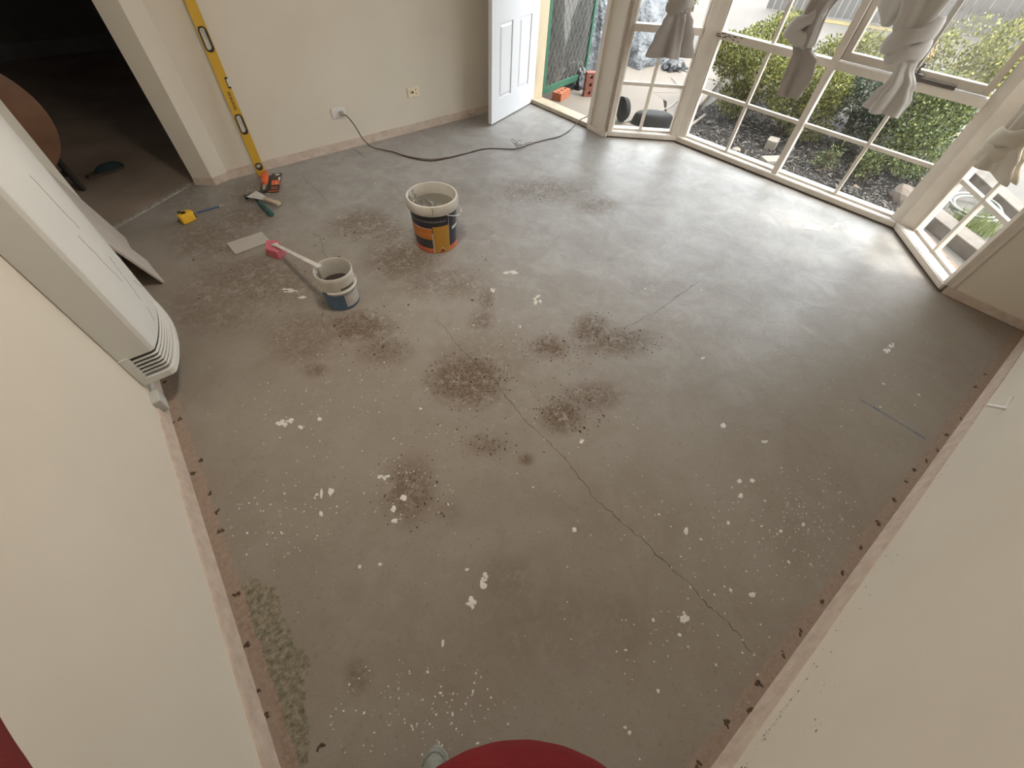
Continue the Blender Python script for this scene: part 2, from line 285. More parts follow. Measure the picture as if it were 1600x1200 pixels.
base = mix(nt, br, base, (0.12, 0.082, 0.058, 1))
nt.links.new(base, b.inputs['Base Color'])
rg = mrange(nt, n2, 0.3, 0.7, 0.60, 0.72)
rg = mth(nt, 'ADD', rg, mth(nt, 'MULTIPLY', sf, 0.25)); rg = mth(nt, 'SUBTRACT', rg, mth(nt, 'MULTIPLY', sk, 0.26))
nt.links.new(rg, b.inputs['Roughness']); nt.links.new(mrange(nt, sk, 0, 1, .18, .62), b.inputs['Specular IOR Level'])
hh = mth(nt, 'ADD', mth(nt, 'MULTIPLY', swirl, 0.6), mth(nt, 'MULTIPLY', n3, 0.12)); hh = mth(nt, 'ADD', hh, mth(nt, 'MULTIPLY', lf, mth(nt, 'MULTIPLY', n3, 1.0)))
hh = mth(nt, 'ADD', hh, mth(nt, 'MULTIPLY', mth(nt, 'MULTIPLY', ridge, sk), 0.12))
bump(nt, b, hh, 0.35, 0.012)
me.materials.append(m)
# paint splats, specks, crumbs and pits left on the slab
pw = M('dried_white_paint', (0.72, 0.70, 0.66), 0.6, 0.08, 60)
pd = M('dark_crumbs', (0.10, 0.066, 0.042), 0.95, 0.2, 80)
mb = MB()
def blob(mb, cx, cy, a, bb, z, n=9, jag=0.35):
    k0 = len(mb.v); vs = []
    for k in range(n):
        t = 2 * math.pi * k / n; r = 1 + random.uniform(-jag, jag)
        vs.append((cx + (a[0] * math.cos(t) + bb[0] * math.sin(t)) * r, cy + (a[1] * math.cos(t) + bb[1] * math.sin(t)) * r, z))
    vs.append((cx, cy, z + 0.0012)); mb.add(vs, [(k, (k + 1) % n, n) for k in range(n)])
for e in SPLATS:
    if math.hypot(e[2], e[3]) > 0.014:      # a larger splat breaks up into ragged islands
        for k in range(9):
            t = random.uniform(0, 6.283); r = random.random() ** 0.5 * 0.75; s = random.uniform(0.15, 0.42)
            blob(mb, e[0] + r * (e[2] * math.cos(t) + e[4] * math.sin(t)), e[1] + r * (e[3] * math.cos(t) + e[5] * math.sin(t)),
                 (e[2] * s, e[3] * s), (e[4] * s, e[5] * s), 0.0008 + k * 0.0001, 10, 0.5)
    else: blob(mb, e[0], e[1], (e[2], e[3]), (e[4], e[5]), 0.001, 9, 0.3)
def scatter(mb, L, smin, smax, z):
    for e in L:
        for k in range(int(e[6])):
            t = random.uniform(0, 6.283); r = 1.35 * random.random() ** 0.62
            x = e[0] + r * (e[2] * math.cos(t) + e[4] * math.sin(t)); y = e[1] + r * (e[3] * math.cos(t) + e[5] * math.sin(t))
            if not (xl(y) + 0.03 < x < 3.9 and y > yn(x) + 0.03 and y < 3.75): continue
            s = random.uniform(smin, smax) * (1 if random.random() > 0.08 else 1.9); an = random.uniform(0, 6.283); el = random.uniform(0.5, 1)
            blob(mb, x, y, (s * math.cos(an), s * math.sin(an)), (-s * el * math.sin(an), s * el * math.cos(an)), z, 6, 0.25)
scatter(mb, SPECKS, 0.0012, 0.0038, 0.0008)
for k in range(420):
    x = random.uniform(-0.4, 3.4); y = random.uniform(-0.4, 3.6); s = random.uniform(0.001, 0.003)
    blob(mb, x, y, (s, 0), (0, s), 0.0008, 6, 0.25)
o = mb.build('paint_specks', pw, floor, kind='stuff'); tag(o, 'white paint specks and splats dried on the slab')
mb = MB(); scatter(mb, CRUMBS, 0.0015, 0.0048, 0.0006)
for (x, y) in PITS:
    for k in range(4):
        s = random.uniform(0.004, 0.0095); an = random.uniform(0, 6.283)
        blob(mb, x + random.uniform(-.009, .009), y + random.uniform(-.007, .007), (s * math.cos(an), s * math.sin(an)), (-.6 * s * math.sin(an), .6 * s * math.cos(an)), 0.0009, 7, 0.45)
o = mb.build('dark_crumbs', pd, floor, kind='stuff'); tag(o, 'dark crumbs and tack pits in the concrete')

ckm = M('crack_dark', (0.06, 0.048, 0.038), 0.95, 0.2, 40)  # flat dark ribbons for the hairline cracks
for ci, L in enumerate(CRACKS):
    W = wiggle(L); mb = MB(); vs = []
    for k, (x, y) in enumerate(W):
        a = W[max(k - 1, 0)]; c = W[min(k + 1, len(W) - 1)]; dx, dy = c[0] - a[0], c[1] - a[1]; d = math.hypot(dx, dy) or 1
        wd = random.uniform(.0006, .0018) * (0.9 if ci == 0 else .8) * min(1, k / 3 + .2, (len(W) - 1 - k) / 6 + .15); vs += [(x - dy / d * wd, y + dx / d * wd, .0006), (x + dy / d * wd, y - dx / d * wd, .0006)]
    mb.add(vs, [(2 * k, 2 * k + 1, 2 * k + 3, 2 * k + 2) for k in range(len(W) - 1)]); mb.build('floor_crack', ckm, floor)

# ---- walls
T = 0.12
mb = MB(); mb.prism([(xl(-0.75), -0.75), (xl(3.43), 3.43), (xl(3.43) - T, 3.43), (xl(-0.75) - T, -0.75)], 0, CEIL); wl = struct('wall_left', mb, wall_m)
mb = MB(); mb.prism([(xl(-.6), yn(xl(-.6))), (3.66, yn(3.66)), (3.76, yn(3.66)), (3.76, yn(3.66) - T), (xl(-.6), yn(xl(-.6)) - T)], 0, CEIL); wn = struct('wall_near', mb, wall_m)
mb = MB(); mb.prism([(0.30, yb(.30)), (3.50, yb(3.50)), (3.50, yb(3.5) + T), (0.30, yb(.3) + T)], 0, CEIL); wb = struct('wall_back', mb, wall_m)
# diagonal doorway to the dark room: jamb on the right, header over it
du = Vector((SN[0] - E_[0], SN[1] - E_[1], 0)).normalized(); dn = Vector((-du.y, du.x, 0))
mb = MB(); mb.prism([SN, SR, (SR[0] + 0.05, SR[1] + 0.1), (0.20, 3.99), SL], 0, CEIL)
struct('wall_diagonal', mb, wall_m)
mb = MB(); q = [E_, SN, SL, (E_[0] + dn.x * .12, E_[1] + dn.y * .12)]; mb.prism(q, 2.05, CEIL); struct('wall_doorway_header', mb, wall_m)
# right wall: strip past the bay, post between bay and front door, piece above the door
FR = frame(*P4, *P5)
mb = MB(); L45 = (Vector(P5) - Vector(P4)).length
mb.box(0.028, L45 + 0.02, 0, T, 0, CEIL, T=FR); struct('wall_right', mb, wall_m)
# baseboards: raw strip left where the skirting came off
def strip_bb(name, pts, h=0.085, t=0.012, inward=None):
    mb = MB()
    for a, c in zip(pts[:-1], pts[1:]):
        u = Vector((c[0] - a[0], c[1] - a[1], 0)); u.normalize(); n = Vector((-u.y, u.x, 0)) * (1 if inward > 0 else -1)
        K = max(2, int((Vector(c) - Vector(a)).length / 0.12))
        for k in range(K):
            p = Vector((*a, 0)).lerp(Vector((*c, 0)), k / K); r = Vector((*a, 0)).lerp(Vector((*c, 0)), (k + 1) / K)
            h0 = h + noise.noise(p * 6) * 0.006; h1 = h + noise.noise(r * 6) * 0.006
            z = Vector((0, 0, 1))
            mb.hexa([p, r, r + n * t, p + n * t, p + z * h0, r + z * h1, r + n * t * 0.55 + z * h1, p + n * t * 0.55 + z * h0])
    o = struct(name, mb, raw_m); return o
strip_bb('baseboard_left', [(xl(-.5), -.5), E_], inward=-1)
strip_bb('baseboard_near', [(xl(-.5) + .01, yn(-.58)), (3.63, yn(3.63))], inward=1)
strip_bb('baseboard_back', [SR, (3.38, yb(3.38))], h=0.062, inward=-1)
strip_bb('baseboard_diagonal', [SL, SN, SR], h=0.05, t=0.008, inward=-1)
strip_bb('baseboard_right', [(FR @ Vector((.02, 0, 0))).to_2d(), (FR @ Vector((L45, 0, 0))).to_2d()], h=0.05, inward=-1)
# scuffs, nail holes and old glue on the near wall
mb = MB()
for (x, z, n, sx, sz) in ((0.55, .14, 26, .10, .006), (0.72, .15, 10, .06, .005), (0.95, .13, 8, .15, .004), (.62, .33, 7, .012, .03), (1.3, .19, 6, .2, .004), (.75, .22, 3, .05, .05), (1.9, .12, 6, .4, .006), (2.2, .7, 3, .3, .2)):
    for k in range(n):
        px = x + random.gauss(0, sx); pz = z + random.gauss(0, sz); s = random.uniform(.0012, .0045); y = yn(px)
        vs = [(px + s * (1 + random.uniform(-.4, .4)) * math.cos(t * math.pi / 3), y + 0.0012, pz + s * random.uniform(.5, 1) * math.sin(t * math.pi / 3)) for t in range(6)]
        mb.add(vs, [tuple(range(6))])
o = mb.build('scuff_marks', M('scuff', (0.16, 0.13, 0.10), 0.9), wn, kind='stuff')
mb = MB()   # pencilled scribbles on the right wall below the sill
for s0, z0 in ((0.30, 0.36), (0.36, 0.33), (0.24, 0.30), (.40, .42)):
    pts = [FR @ Vector((s0 + 0.05 * math.sin(k * .9 + z0 * 30) * k / 9, -0.001, z0 + 0.03 * math.cos(k * .7) + k * .006)) for k in range(10)]
    mb.tube(pts, 0.0012, 4)
mb.build('pencil_scribbles', M('scuff', (0.16, 0.13, 0.10)), bpy.data.objects['wall_right'], kind='stuff')
mb = MB()
bay_roof = [(-0.75, -0.75), (4.0, -0.75), (4.0, -0.4), (4.55, 0.15), (4.35, 2.60), (3.9, 3.0), (3.9, 4.05), (-0.75, 4.05)]
mb.prism(bay_roof, CEIL, CEIL + 0.1); struct('ceiling', mb, ceil_m)

# ---- dark room beyond the doorway
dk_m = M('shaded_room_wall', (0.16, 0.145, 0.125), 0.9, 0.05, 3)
df_m = M('brown_vinyl_floor', (0.34, 0.265, 0.205), 0.55, 0.16, 2.5, 0.1, 60)
mb = MB(); mb.prism([(-3.2, 3.30), (-0.72, 3.30), (-0.60, 3.45), (0.05, 3.92), (0.20, 3.95), (0.45, 4.0), (0.45, 8.0), (-3.2, 8.0)], -0.03, -0.0015); struct('floor_dark_room', mb, df_m)
mb = MB(); mb.prism([(-0.62, 3.44), (0.10, 3.90), (0.085, 3.925), (-0.635, 3.465)], -0.002, 0.006); struct('trim_1', mb, M('pale_threshold', (0.45, 0.41, 0.36), .6, .3, 40))
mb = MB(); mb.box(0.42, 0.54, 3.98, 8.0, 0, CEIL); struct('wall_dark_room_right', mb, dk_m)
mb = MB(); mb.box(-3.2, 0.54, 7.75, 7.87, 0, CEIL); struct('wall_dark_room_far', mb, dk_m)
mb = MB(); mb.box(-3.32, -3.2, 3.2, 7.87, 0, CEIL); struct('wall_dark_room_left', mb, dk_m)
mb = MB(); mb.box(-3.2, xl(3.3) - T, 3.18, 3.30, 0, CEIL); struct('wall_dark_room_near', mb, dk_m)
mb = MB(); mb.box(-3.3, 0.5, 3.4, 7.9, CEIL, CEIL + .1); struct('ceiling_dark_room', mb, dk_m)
mb = MB(); mb.box(-3.1, 0.40, 7.735, 7.75, 0, 0.14); struct('baseboard_dark_room', mb, M('grey_skirting', (0.2, 0.2, 0.2), .6))

# unseen ceiling lamp, added to brighten the near walls and floor
cl0 = empty('added_fill_light', (0.7, 1.5, CEIL)); tag(cl0, 'round opal lamp added out of view to fill the room with light', 'added fill light')
mb = MB(); mb.lathe([(0, 0), (.20, 0), (.205, -.012), (.20, -.03), (0, -.03)], 40); mb.build('base_plate', trimw_m, cl0, smooth=True)
lm = bpy.data.materials.new('fill_light_opal'); nt, b = nodes_of(lm); b.inputs['Base Color'].default_value = (.9, .88, .84, 1); b.inputs['Emission Color'].default_value = (1, .89, .76, 1); b.inputs['Emission Strength'].default_value = 54
mb = MB(); mb.lathe([(.19, -.03), (.185, -.05), (.15, -.08), (.08, -.10), (0, -.105)], 40); mb.build('diffuser', lm, cl0, smooth=True)

# ------------------------------------------------------------ bay windows
def glass_mat(name, haze=0.0, tint=(1, 1, 1)):
    m = bpy.data.materials.new(name); m.use_nodes = True; nt = m.node_tree; nt.nodes.clear()
    out = nt.nodes.new('ShaderNodeOutputMaterial'); tr = nt.nodes.new('ShaderNodeBsdfTransparent'); tr.inputs[0].default_value = (*tint, 1)
    gl = nt.nodes.new('ShaderNodeBsdfGlossy'); gl.inputs['Roughness'].default_value = 0.02
    lw_ = nt.nodes.new('ShaderNodeLayerWeight'); lw_.inputs[0].default_value = 0.5
    fr = mth(nt, 'ADD', mth(nt, 'MULTIPLY', mth(nt, 'POWER', lw_.outputs['Facing'], 5.0), 0.45), 0.02)
    mx = nt.nodes.new('ShaderNodeMixShader'); nt.links.new(fr, mx.inputs[0]); nt.links.new(tr.outputs[0], mx.inputs[1]); nt.links.new(gl.outputs[0], mx.inputs[2])
    last = mx.outputs[0]
    g = nt.nodes.new('ShaderNodeNewGeometry')
    n = nz(nt, g.outputs['Position'], 9, 5, 0.7)
    df = nt.nodes.new('ShaderNodeBsdfDiffuse'); df.inputs[0].default_value = (0.75, 0.73, 0.68, 1)
    m2 = nt.nodes.new('ShaderNodeMixShader'); f = mrange(nt, n, 0.35, 0.75, haze, haze * 1.6 + 0.02)
    nt.links.new(f, m2.inputs[0]); nt.links.new(last, m2.inputs[1]); nt.links.new(df.outputs[0], m2.inputs[2]); last = m2.outputs[0]
    nt.links.new(last, out.inputs[0]); return m
glass = glass_mat('dusty_window_glass', 0.01)
screen = glass_mat('insect_screen_haze', 0.09)
ZT = 2.12
def win(name, A, B, goff, s0, s1, vbars, mull=None, sash=None, sill_d=0.13):
    """window_<n>: sill, jambs, head, transom, mullion, muntins and every pane as parts in the local frame"""
    F = frame(*A, *B); L = (Vector(B) - Vector(A)).length
    w = empty(name, T=F); w['kind'] = 'structure'
    def bx(nm, a, b_, n0, n1, z0, z1, m=trim_m, bev=0.003):
        mb = MB(); mb.box(a, b_, n0, n1, z0, z1); return mb.build(nm, m, w, bevel=bev)
    g = goff
    mb = MB(); mb.hexa([Vector(p) for p in ((0.0, 0.002, 0.0), (L, 0.002, 0.0), (L - .03, sill_d + .04, 0.0), (.03, sill_d + .04, 0.0), (0.0, 0.002, 0.052), (L, 0.002, 0.052), (L - .03, sill_d + .04, 0.046), (.03, sill_d + .04, 0.046))])
    mb.build('sill', trimw_m, w, bevel=0.003)
    bx('apron', 0.004, L - 0.004, -0.006, 0.002, 0.010, 0.049)
    bx('dark_line', 0.0, L, -0.004, 0.0015, 0.0, 0.010, dark_line_m, 0)  # thin dark brown strip where the sill meets the floor
    bx('bottom_rail', s0, s1, g - 0.012, g + 0.02, 0.046, 0.066)
    bx('jamb', s0 - 0.03, s0 + 0.006, g - 0.025, g + 0.025, 0.046, ZT); bx('jamb', s1 - 0.006, s1 + 0.03, g - 0.025, g + 0.025, 0.046, ZT)
    bx('head', s0, s1, g - 0.03, g + 0.03, ZT - 0.04, ZT)
    bx('transom', s0, s1, g - 0.045, g + 0.022, 0.795, 0.845)
    cols = [s0] + (sorted(vbars + ([mull] if mull else []))) + [s1]
    for a in vbars: 
        bx('muntin', a - 0.013, a + 0.013, g - 0.020, g + 0.014, 0.064, 0.797, bev=0.004)
        if not (sash and sash[0] < a < sash[1]): bx('muntin', a - 0.013, a + 0.013, g - 0.020, g + 0.014, 0.845, ZT - 0.04, bev=0.004)
    if mull: bx('mullion', mull - 0.024, mull + 0.024, g - 0.05, g + 0.025, 0.05, ZT)
    for a, c in zip(cols[:-1], cols[1:]):
        bx('muntin', a + 0.01, c - 0.01, g - 0.018, g + 0.013, 0.416, 0.443, bev=0.004)
        for z0, z1 in ((0.066, 0.419), (0.441, 0.797), (0.845, ZT - 0.04)):
            if z0 > 0.8 and sash and sash[0] <= a + .03 and c <= sash[1] + .03: continue
            bx('pane', a + 0.008, c - 0.008, g - 0.0015, g + 0.0015, z0, z1, glass, 0)
    if sash:
        a, c = sash; n0, n1 = g - 0.02, g + 0.03; sm = M('sash_paint', (0.55, 0.49, 0.42), .5, .06, 12)
        ho = empty('awning_sash'); ho.parent = w
        def sb(nm, *q, m=sm, bev=0.003):
            mb = MB(); mb.box(*q); return mb.build(nm, m, ho, bevel=bev)
        sb('sash_stile', a + .004, a + 0.045, n0, n1, 0.853, ZT - .045); sb('sash_stile', c - 0.045, c - .004, n0, n1, 0.853, ZT - .045)
        sb('sash_rail', a + .045, c - .045, n0, n1, 0.853, 0.90); sb('sash_rail', a + .045, c - .045, n0, n1, ZT - .09, ZT - .045)
        mid = (a + c) / 2
        sb('sash_bar', mid - 0.016, mid + 0.016, n0 + .004, n1 - .006, 0.90, ZT - .09, m=M('sash_bar_grey', (0.36, 0.33, 0.29), .5))
        for p_, q_ in ((a + .045, mid - .016), (mid + .016, c - .045)): sb('screened_pane', p_, q_, g + .004, g + .007, .90, ZT - .09, m=screen, bev=0)
        wm = M('bronze_winder', (0.10, 0.085, 0.075), .45, .1, 20)
        mb = MB(); mb.box(mid + 0.02, mid + 0.27, g - .055, g - .018, .847, .868); mb.box(mid + .0, mid + .07, g - .065, g - .015, .846, .885)
        mb.tube([(mid + .035, g - .05, .885), (mid + .03, g - .07, .915), (mid + .045, g - .08, .945)], .008, 8)
        mb.build('winder', wm, ho, bevel=.002)
    return w, F
w1, F1 = win('window_1', P1, P2, 0.06, 0.085, 0.655, [0.365])
w2, F2 = win('window_2', P2, P3, 0.06, 0.075, 1.915, [0.50, 1.475], mull=0.975, sash=(1.0, 1.90))
w3, F3 = win('window_3', P3, P4, 0.10, 0.10, 0.665, [0.375])
# corner posts between the three windows (trim) and heads above them
def corner(name, pts): mb = MB(); mb.prism(pts, 0.05, ZT + .01); return struct(name, mb, trim_m, bevel=0.004)
def p2(F, s, n): q = F @ Vector((s, n, 0)); return (q.x, q.y)
corner('trim_2', [p2(F1, .663, 0.005), p2(F2, 0.012, 0.004), p2(F2, 0.07, 0.03), p2(F2, 0.052, 0.115), p2(F1, .69, .13), p2(F1, .655, .08)])
corner('trim_3', [p2(F2, 1.955, 0.004), p2(F3, 0.015, 0.004), p2(F3, 0.075, 0.075), p2(F3, 0.075, 0.14), p2(F2, 1.98, .125), p2(F2, 1.92, .085), p2(F2, 1.915, .03)])
L34 = (Vector(P4) - Vector(P3)).length
corner('trim_4', [p2(F3, L34 - .032, 0.004), (FR @ Vector((0.0, -.004, 0))).to_2d(), (FR @ Vector((0.03, .0, 0))).to_2d(), (FR @ Vector((0.03, .12, 0))).to_2d(), p2(F3, L34 - .06, .16), p2(F3, L34 - .06, .08)])
mb = MB(); mb.box(.034, .052, -0.014, .002, .052, CEIL - .1, T=FR); struct('trim_5', mb, trim_m, bevel=.003)
hd = MB()
for F, A, B in ((F1, P1, P2), (F2, P2, P3), (F3, P3, P4)):
    L = (Vector(B) - Vector(A)).length; hd.box(-0.02, L + .02, 0, .14, ZT, CEIL, T=F)
struct('wall_bay_head', hd, wall_m)
# post between the bay and the front door: jamb strip, recessed panel, stop
FP = frame(*PA, *P1); LP = (Vector(P1) - Vector(PA)).length
mb = MB(); mb.box(0.0, LP + .03, 0.012, 0.11, 0, CEIL, T=FP); struct('wall_post', mb, wall_m)
for i, (a, c, n0) in enumerate(((-0.012, 0.035, -0.012), (LP - 0.03, LP + 0.012, -0.004))):
    mb = MB(); mb.box(a, c, n0, 0.11, 0.04, CEIL - .2, T=FP); struct('trim_%d' % (6 + i), mb, trim_m, bevel=.004)
mb = MB(); mb.box(LP + .012, LP + .05, .012, .07, 0.05, CEIL - .2, T=FP); struct('trim_8', mb, M('brown_trim', (.50, .42, .34), .6), bevel=.003)
mb = MB(); mb.box(-0.012, LP + .012, -0.006, .03, 0, .045, T=FP); struct('baseboard_post', mb, trim_m, bevel=.003)

# ---- front door
DH, DF = Vector((3.436, 3.842, 0)), Vector((2.669, 3.575, 0))
u = (DH - DF).normalized(); nn = Vector((-u.y, u.x, 0)); DT = Matrix((u, nn, Vector((0, 0, 1)))).transposed().to_4x4(); DT.translation = DF
door = empty('door_1', T=DT); door['kind'] = 'structure'
white_m = M('white_door_enamel', (0.72, 0.73, 0.76), 0.38, 0.02, 3, 0.04, 30)
DW = 0.815; zs0, zs1 = 0.012, 2.03
mb = MB(); mb.box(0, DW, 0.010, 0.038, zs0, zs1); mb.build('leaf', white_m, door, bevel=.002)
pan = [(0.125, 0.335), (0.455, 0.665)]; rows = [(0.20, 0.75), (0.93, 1.55), (1.68, 1.90)]
mb = MB()
xs = [0, .125, .335, .455, .665, DW]
for a, c in ((0, .125), (.335, .455), (.665, DW)): mb.box(a, c, 0, 0.0101, zs0, zs1)
zz = [zs0, .20, .75, .93, 1.55, 1.68, 1.90, zs1]
for a, c in pan:
    for z0, z1 in ((zs0, .20), (.75, .93), (1.55, 1.68), (1.90, zs1)): mb.box(a, c, 0, 0.0101, z0, z1)
mb.build('stiles_and_rails', white_m, door, bevel=0)
for a, c in pan:
    for z0, z1 in rows:
        mb = MB(); i, k = 0.0, 0.028
        q = [(a, 0.0095, z0), (c, 0.0095, z0), (c, 0.0095, z1), (a, 0.0095, z1)]; r = [(a + .012, .0095, z0 + .012), (c - .012, .0095, z0 + .012), (c - .012, .0095, z1 - .012), (a + .012, .0095, z1 - .012)]
        s = [(a + k, .001, z0 + k), (c - k, .001, z0 + k), (c - k, .001, z1 - k), (a + k, .001, z1 - k)]
        mb.add(r + s, [(0, 1, 5, 4), (1, 2, 6, 5), (2, 3, 7, 6), (3, 0, 4, 7), (4, 5, 6, 7)])
        mb.build('door_panel', white_m, door)
hm = M('brushed_handle', (0.55, 0.53, 0.5), .3, .05, 30, metal=1.0)
mb = MB(); mb.tube([(.06, 0, 1.02), (.06, -.045, 1.02), (.06, -.05, 1.02)], .011, 10); mb.tube([(.05, -.048, 1.02), (.16, -.05, 1.02)], .009, 10); mb.lathe([(0.0, 0), (.026, 0), (.026, .006), (0, .008)], 20, T=Matrix.Translation((.06, 0, 1.02)) @ Matrix.Rotation(math.pi / 2, 4, 'X'))
mb.build('door_handle', hm, door, smooth=True)
for z in (.25, 1.0, 1.8):
    mb = MB(); mb.tube([(DW + .004, .0, z - .05), (DW + .004, .0, z + .05)], .006, 8); mb.build('hinge', hm, door)
# door frame, threshold, wall above
FD = frame(*P0, *PA); LD = (Vector(PA) - Vector(P0)).length
mb = MB(); mb.box(-0.12, LD + .02, .0, .12, 2.1, CEIL, T=FD); struct('wall_over_door', mb, wall_m)
mb = MB(); mb.box(-0.11, -0.035, 0.02, .17, 0.0, 2.1, T=FD); struct('trim_9', mb, cream_m, bevel=.004)
mb = MB(); mb.box(-0.02, LD - .012, 2.06 * 0, .13, 2.06, 2.1, T=FD); struct('trim_10', mb, cream_m, bevel=.003)
mb = MB(); mb.box(-0.03, LD - .012, 0.0, .05, 0.0, .042, T=FD); mb.box(-0.03, LD - .012, 0.05, .16, -.03, .034, T=FD); mb.box(-0.03, LD - .012, .16, .19, -.05, .02, T=FD)
th = struct('trim_11', mb, M('threshold_timber', (0.46, 0.39, 0.29), .5, .12, 14, .2, 60), bevel=.003)
mb = MB(); mb.box(-0.03, LD - .012, -.004, 0.001, 0.0, .008, T=FD); mb.build('dark_line', dark_line_m, th)  # thin dark brown strip along the threshold foot

# ---- green security screen door, swung outwards
SA, SB = Vector((3.60, 3.905, 0)), Vector((4.445, 4.075, 0))
u = (SB - SA).normalized(); nn = Vector((-u.y, u.x, 0)); ST = Matrix((u, nn, Vector((0, 0, 1)))).transposed().to_4x4(); ST.translation = SA
sd = empty('door_2', T=ST); sd['kind'] = 'structure'
grn = M('green_door_enamel', (0.035, 0.125, 0.08), .45, .12, 9)
SW, Z0, Z1 = 0.86, 0.03, 2.06
for nm, q in (('stile', (0, .048, -.012, .012, Z0, Z1)), ('stile', (SW - .04, SW, -.012, .012, Z0, Z1)), ('bottom_rail', (.048, SW - .04, -.012, .012, Z0, Z0 + .06)), ('top_rail', (.048, SW - .04, -.012, .012, Z1 - .06, Z1)), ('mid_rail', (.048, SW - .04, -.012, .012, 1.0, 1.06))):
    mb = MB(); mb.box(*q); mb.build(nm, grn, sd, bevel=.003)
mb = MB(); s = 0.072; H_ = 1.55
gm = M('diamond_grille_grey', (0.17, 0.185, 0.18), .5, .1, 20)
x0, x1, z0, z1 = .046, SW - .038, Z0 + .05, Z1 - .05
for sg in (1, -1):
    k = -40
    while k < 60:
        c = k * .135; k += 1
        pts = []
        for i in range(0, 61):
            x = lerp(x0, x1, i / 60); z = c + sg * (x - x0) * 1.75 + (0 if sg > 0 else (x1 - x0) * 1.75) - 1.2
            if z0 <= z <= z1: pts.append((x, 0.003 * sg, z))
        if len(pts) > 1: mb.tube([pts[0], pts[-1]], .0030, 4)
mb.build('diamond_grille', gm, sd, kind='stuff')
mb = MB(); mb.box(x0, x1, .006, .008, z0, z1); mb.build('flyscreen', glass_mat('dark_flyscreen', .04, (.6, .6, .6)), sd)

mb = MB()   # flaked paint on the transom of the wide window
for k in range(26):
    s = random.uniform(.05, .27); z = random.uniform(.808, .838); r = random.uniform(.002, .007)
    mb.add([F2 @ Vector((s + 2.2 * r * math.cos(t * 1.05), .0148, z + r * random.uniform(.4, 1) * math.sin(t * 1.05))) for t in range(6)], [tuple(range(6))])
tr2 = [c for c in w2.children if c.name.startswith('transom')][0]
o = mb.build('flaked_paint', M('bare_grey_wood', (.12, .10, .10), .8), tr2, kind='stuff'); o.matrix_parent_inverse = F2.inverted()

# ------------------------------------------------------------ wall heater on the left wall
def prof_heater(off=0.0):
    ya, yc = 1.815, 2.44; xb = -0.535; xf = -0.398; pts = [(xb, ya - off)]
    N = 18; r = 0.022
    pts += [(xf - r, ya - off), (xf - r * .3 + off * .5, ya + r * .3 - off * .7)]
    for k in range(N + 1):
        t = k / N; y = lerp(ya + r, yc - r, t); x = xf + 0.052 * math.sin(math.pi * min(1, t * 1.0)) ** 0.8 + off; pts.append((x, y))
    pts += [(xf - r * .3 + off * .5, yc - r * .3 + off * .7), (xf - r, yc + off), (xb, yc + off)]
    return pts
ht = empty('wall_heater', (0, 0, 0)); tag(ht, 'tall off-white wall heater with bowed front and louvred foot on left wall', 'heater')
hw = M('heater_enamel', (0.70, 0.70, 0.67), .42, .02, 3); hd_ = M('heater_dark_slots', (0.075, 0.075, 0.07), .7)
mb = MB(); mb.prism(prof_heater(), 0.300, 1.75); mb.build('casing', hw, ht, bevel=.004)
mb = MB(); pr = prof_heater(-0.004); mb.prism([(x - (.005 if i not in (0, len(pr) - 1) else 0), lerp(y, 2.13, .045)) for i, (x, y) in enumerate(pr)], 0.18, 0.302); mb.build('louvre_core', hd_, ht)
mb = MB(); mb.prism(prof_heater(0.004), 0.150, 0.186); mb.build('foot', hw, ht, bevel=.004)
for k in range(5):
    z = 0.203 + k * 0.0190
    mb = MB(); pr = prof_heater(0.0); n = len(pr); pr[0] = (-.505, pr[0][1]); pr[-1] = (-.505, pr[-1][1]); ins = [(x - (.005 if 0 < i < n - 1 else 0), lerp(y, 2.13, .028)) for i, (x, y) in enumerate(pr)]
    vs = [(x, y, z) for x, y in pr] + [(x, y, z + .0035) for x, y in pr] + [(x, y, z + .002) for x, y in ins] + [(x, y, z + .0055) for x, y in ins]
    m_ = n; fs = []
    for i in range(m_ - 1):
        fs += [(i, i + 1, m_ + i + 1, m_ + i), (m_ + i, m_ + i + 1, 3 * m_ + i + 1, 3 * m_ + i), (2 * m_ + i + 1, 2 * m_ + i, 3 * m_ + i, 3 * m_ + i + 1), (i + 1, i, 2 * m_ + i, 2 * m_ + i + 1)]
    mb.add(vs, fs); mb.build('louvre', hw, ht)
mb = MB(); mb.box(-0.535, -0.50, 1.811, 1.83, .186, .31); mb.build('side_plate', hw, ht, bevel=.002)
mb = MB(); mb.box(-0.549, -0.534, 1.822, 2.43, .152, 1.74); mb.build('back_gap_strip', M('black_gap_strip', (.02, .018, .015), .8), ht)  # black strip filling the gap between heater and wall
mb = MB()
for k, (y0, z0, dy, dz) in enumerate(((1.95, .75, .03, -.22), (2.05, .6, -.05, -.18), (2.1, .45, .05, -.07), (2.0, .38, -.04, -.05), (2.2, .42, .02, -.08), (1.98, .95, .02, -.2))):
    pts = []
    for i in range(9):
        y = y0 + dy * i / 8 + random.uniform(-.004, .004); t = (y - 1.837) / .581; pts.append((-0.398 + .052 * math.sin(math.pi * t) ** .8 + .0003, y, z0 + dz * i / 8))
    mb.tube(pts, .0008, 4)
mb.build('pencil_marks', M('grey_pencil', (.28, .27, .25), .9), ht, kind='stuff')
# isolating box and pipe under the heater
g = empty('conduit_box', (-0.53, 1.77, .06)); tag(g, 'small grey plastic box on pipe under the wall heater', 'junction box')
mb = MB(); mb.box(-.022, .026, -.045, .035, -.012, .060); mb.build('box', M('grey_plastic', (.50, .50, .47), .5, .05, 20), g, bevel=.006)
mb = MB(); mb.tube([(-.004, .035, .03), (-.004, .30, .03)], .013, 12); mb.build('pipe', M('white_pipe', (.74, .72, .68), .4), g, smooth=True)

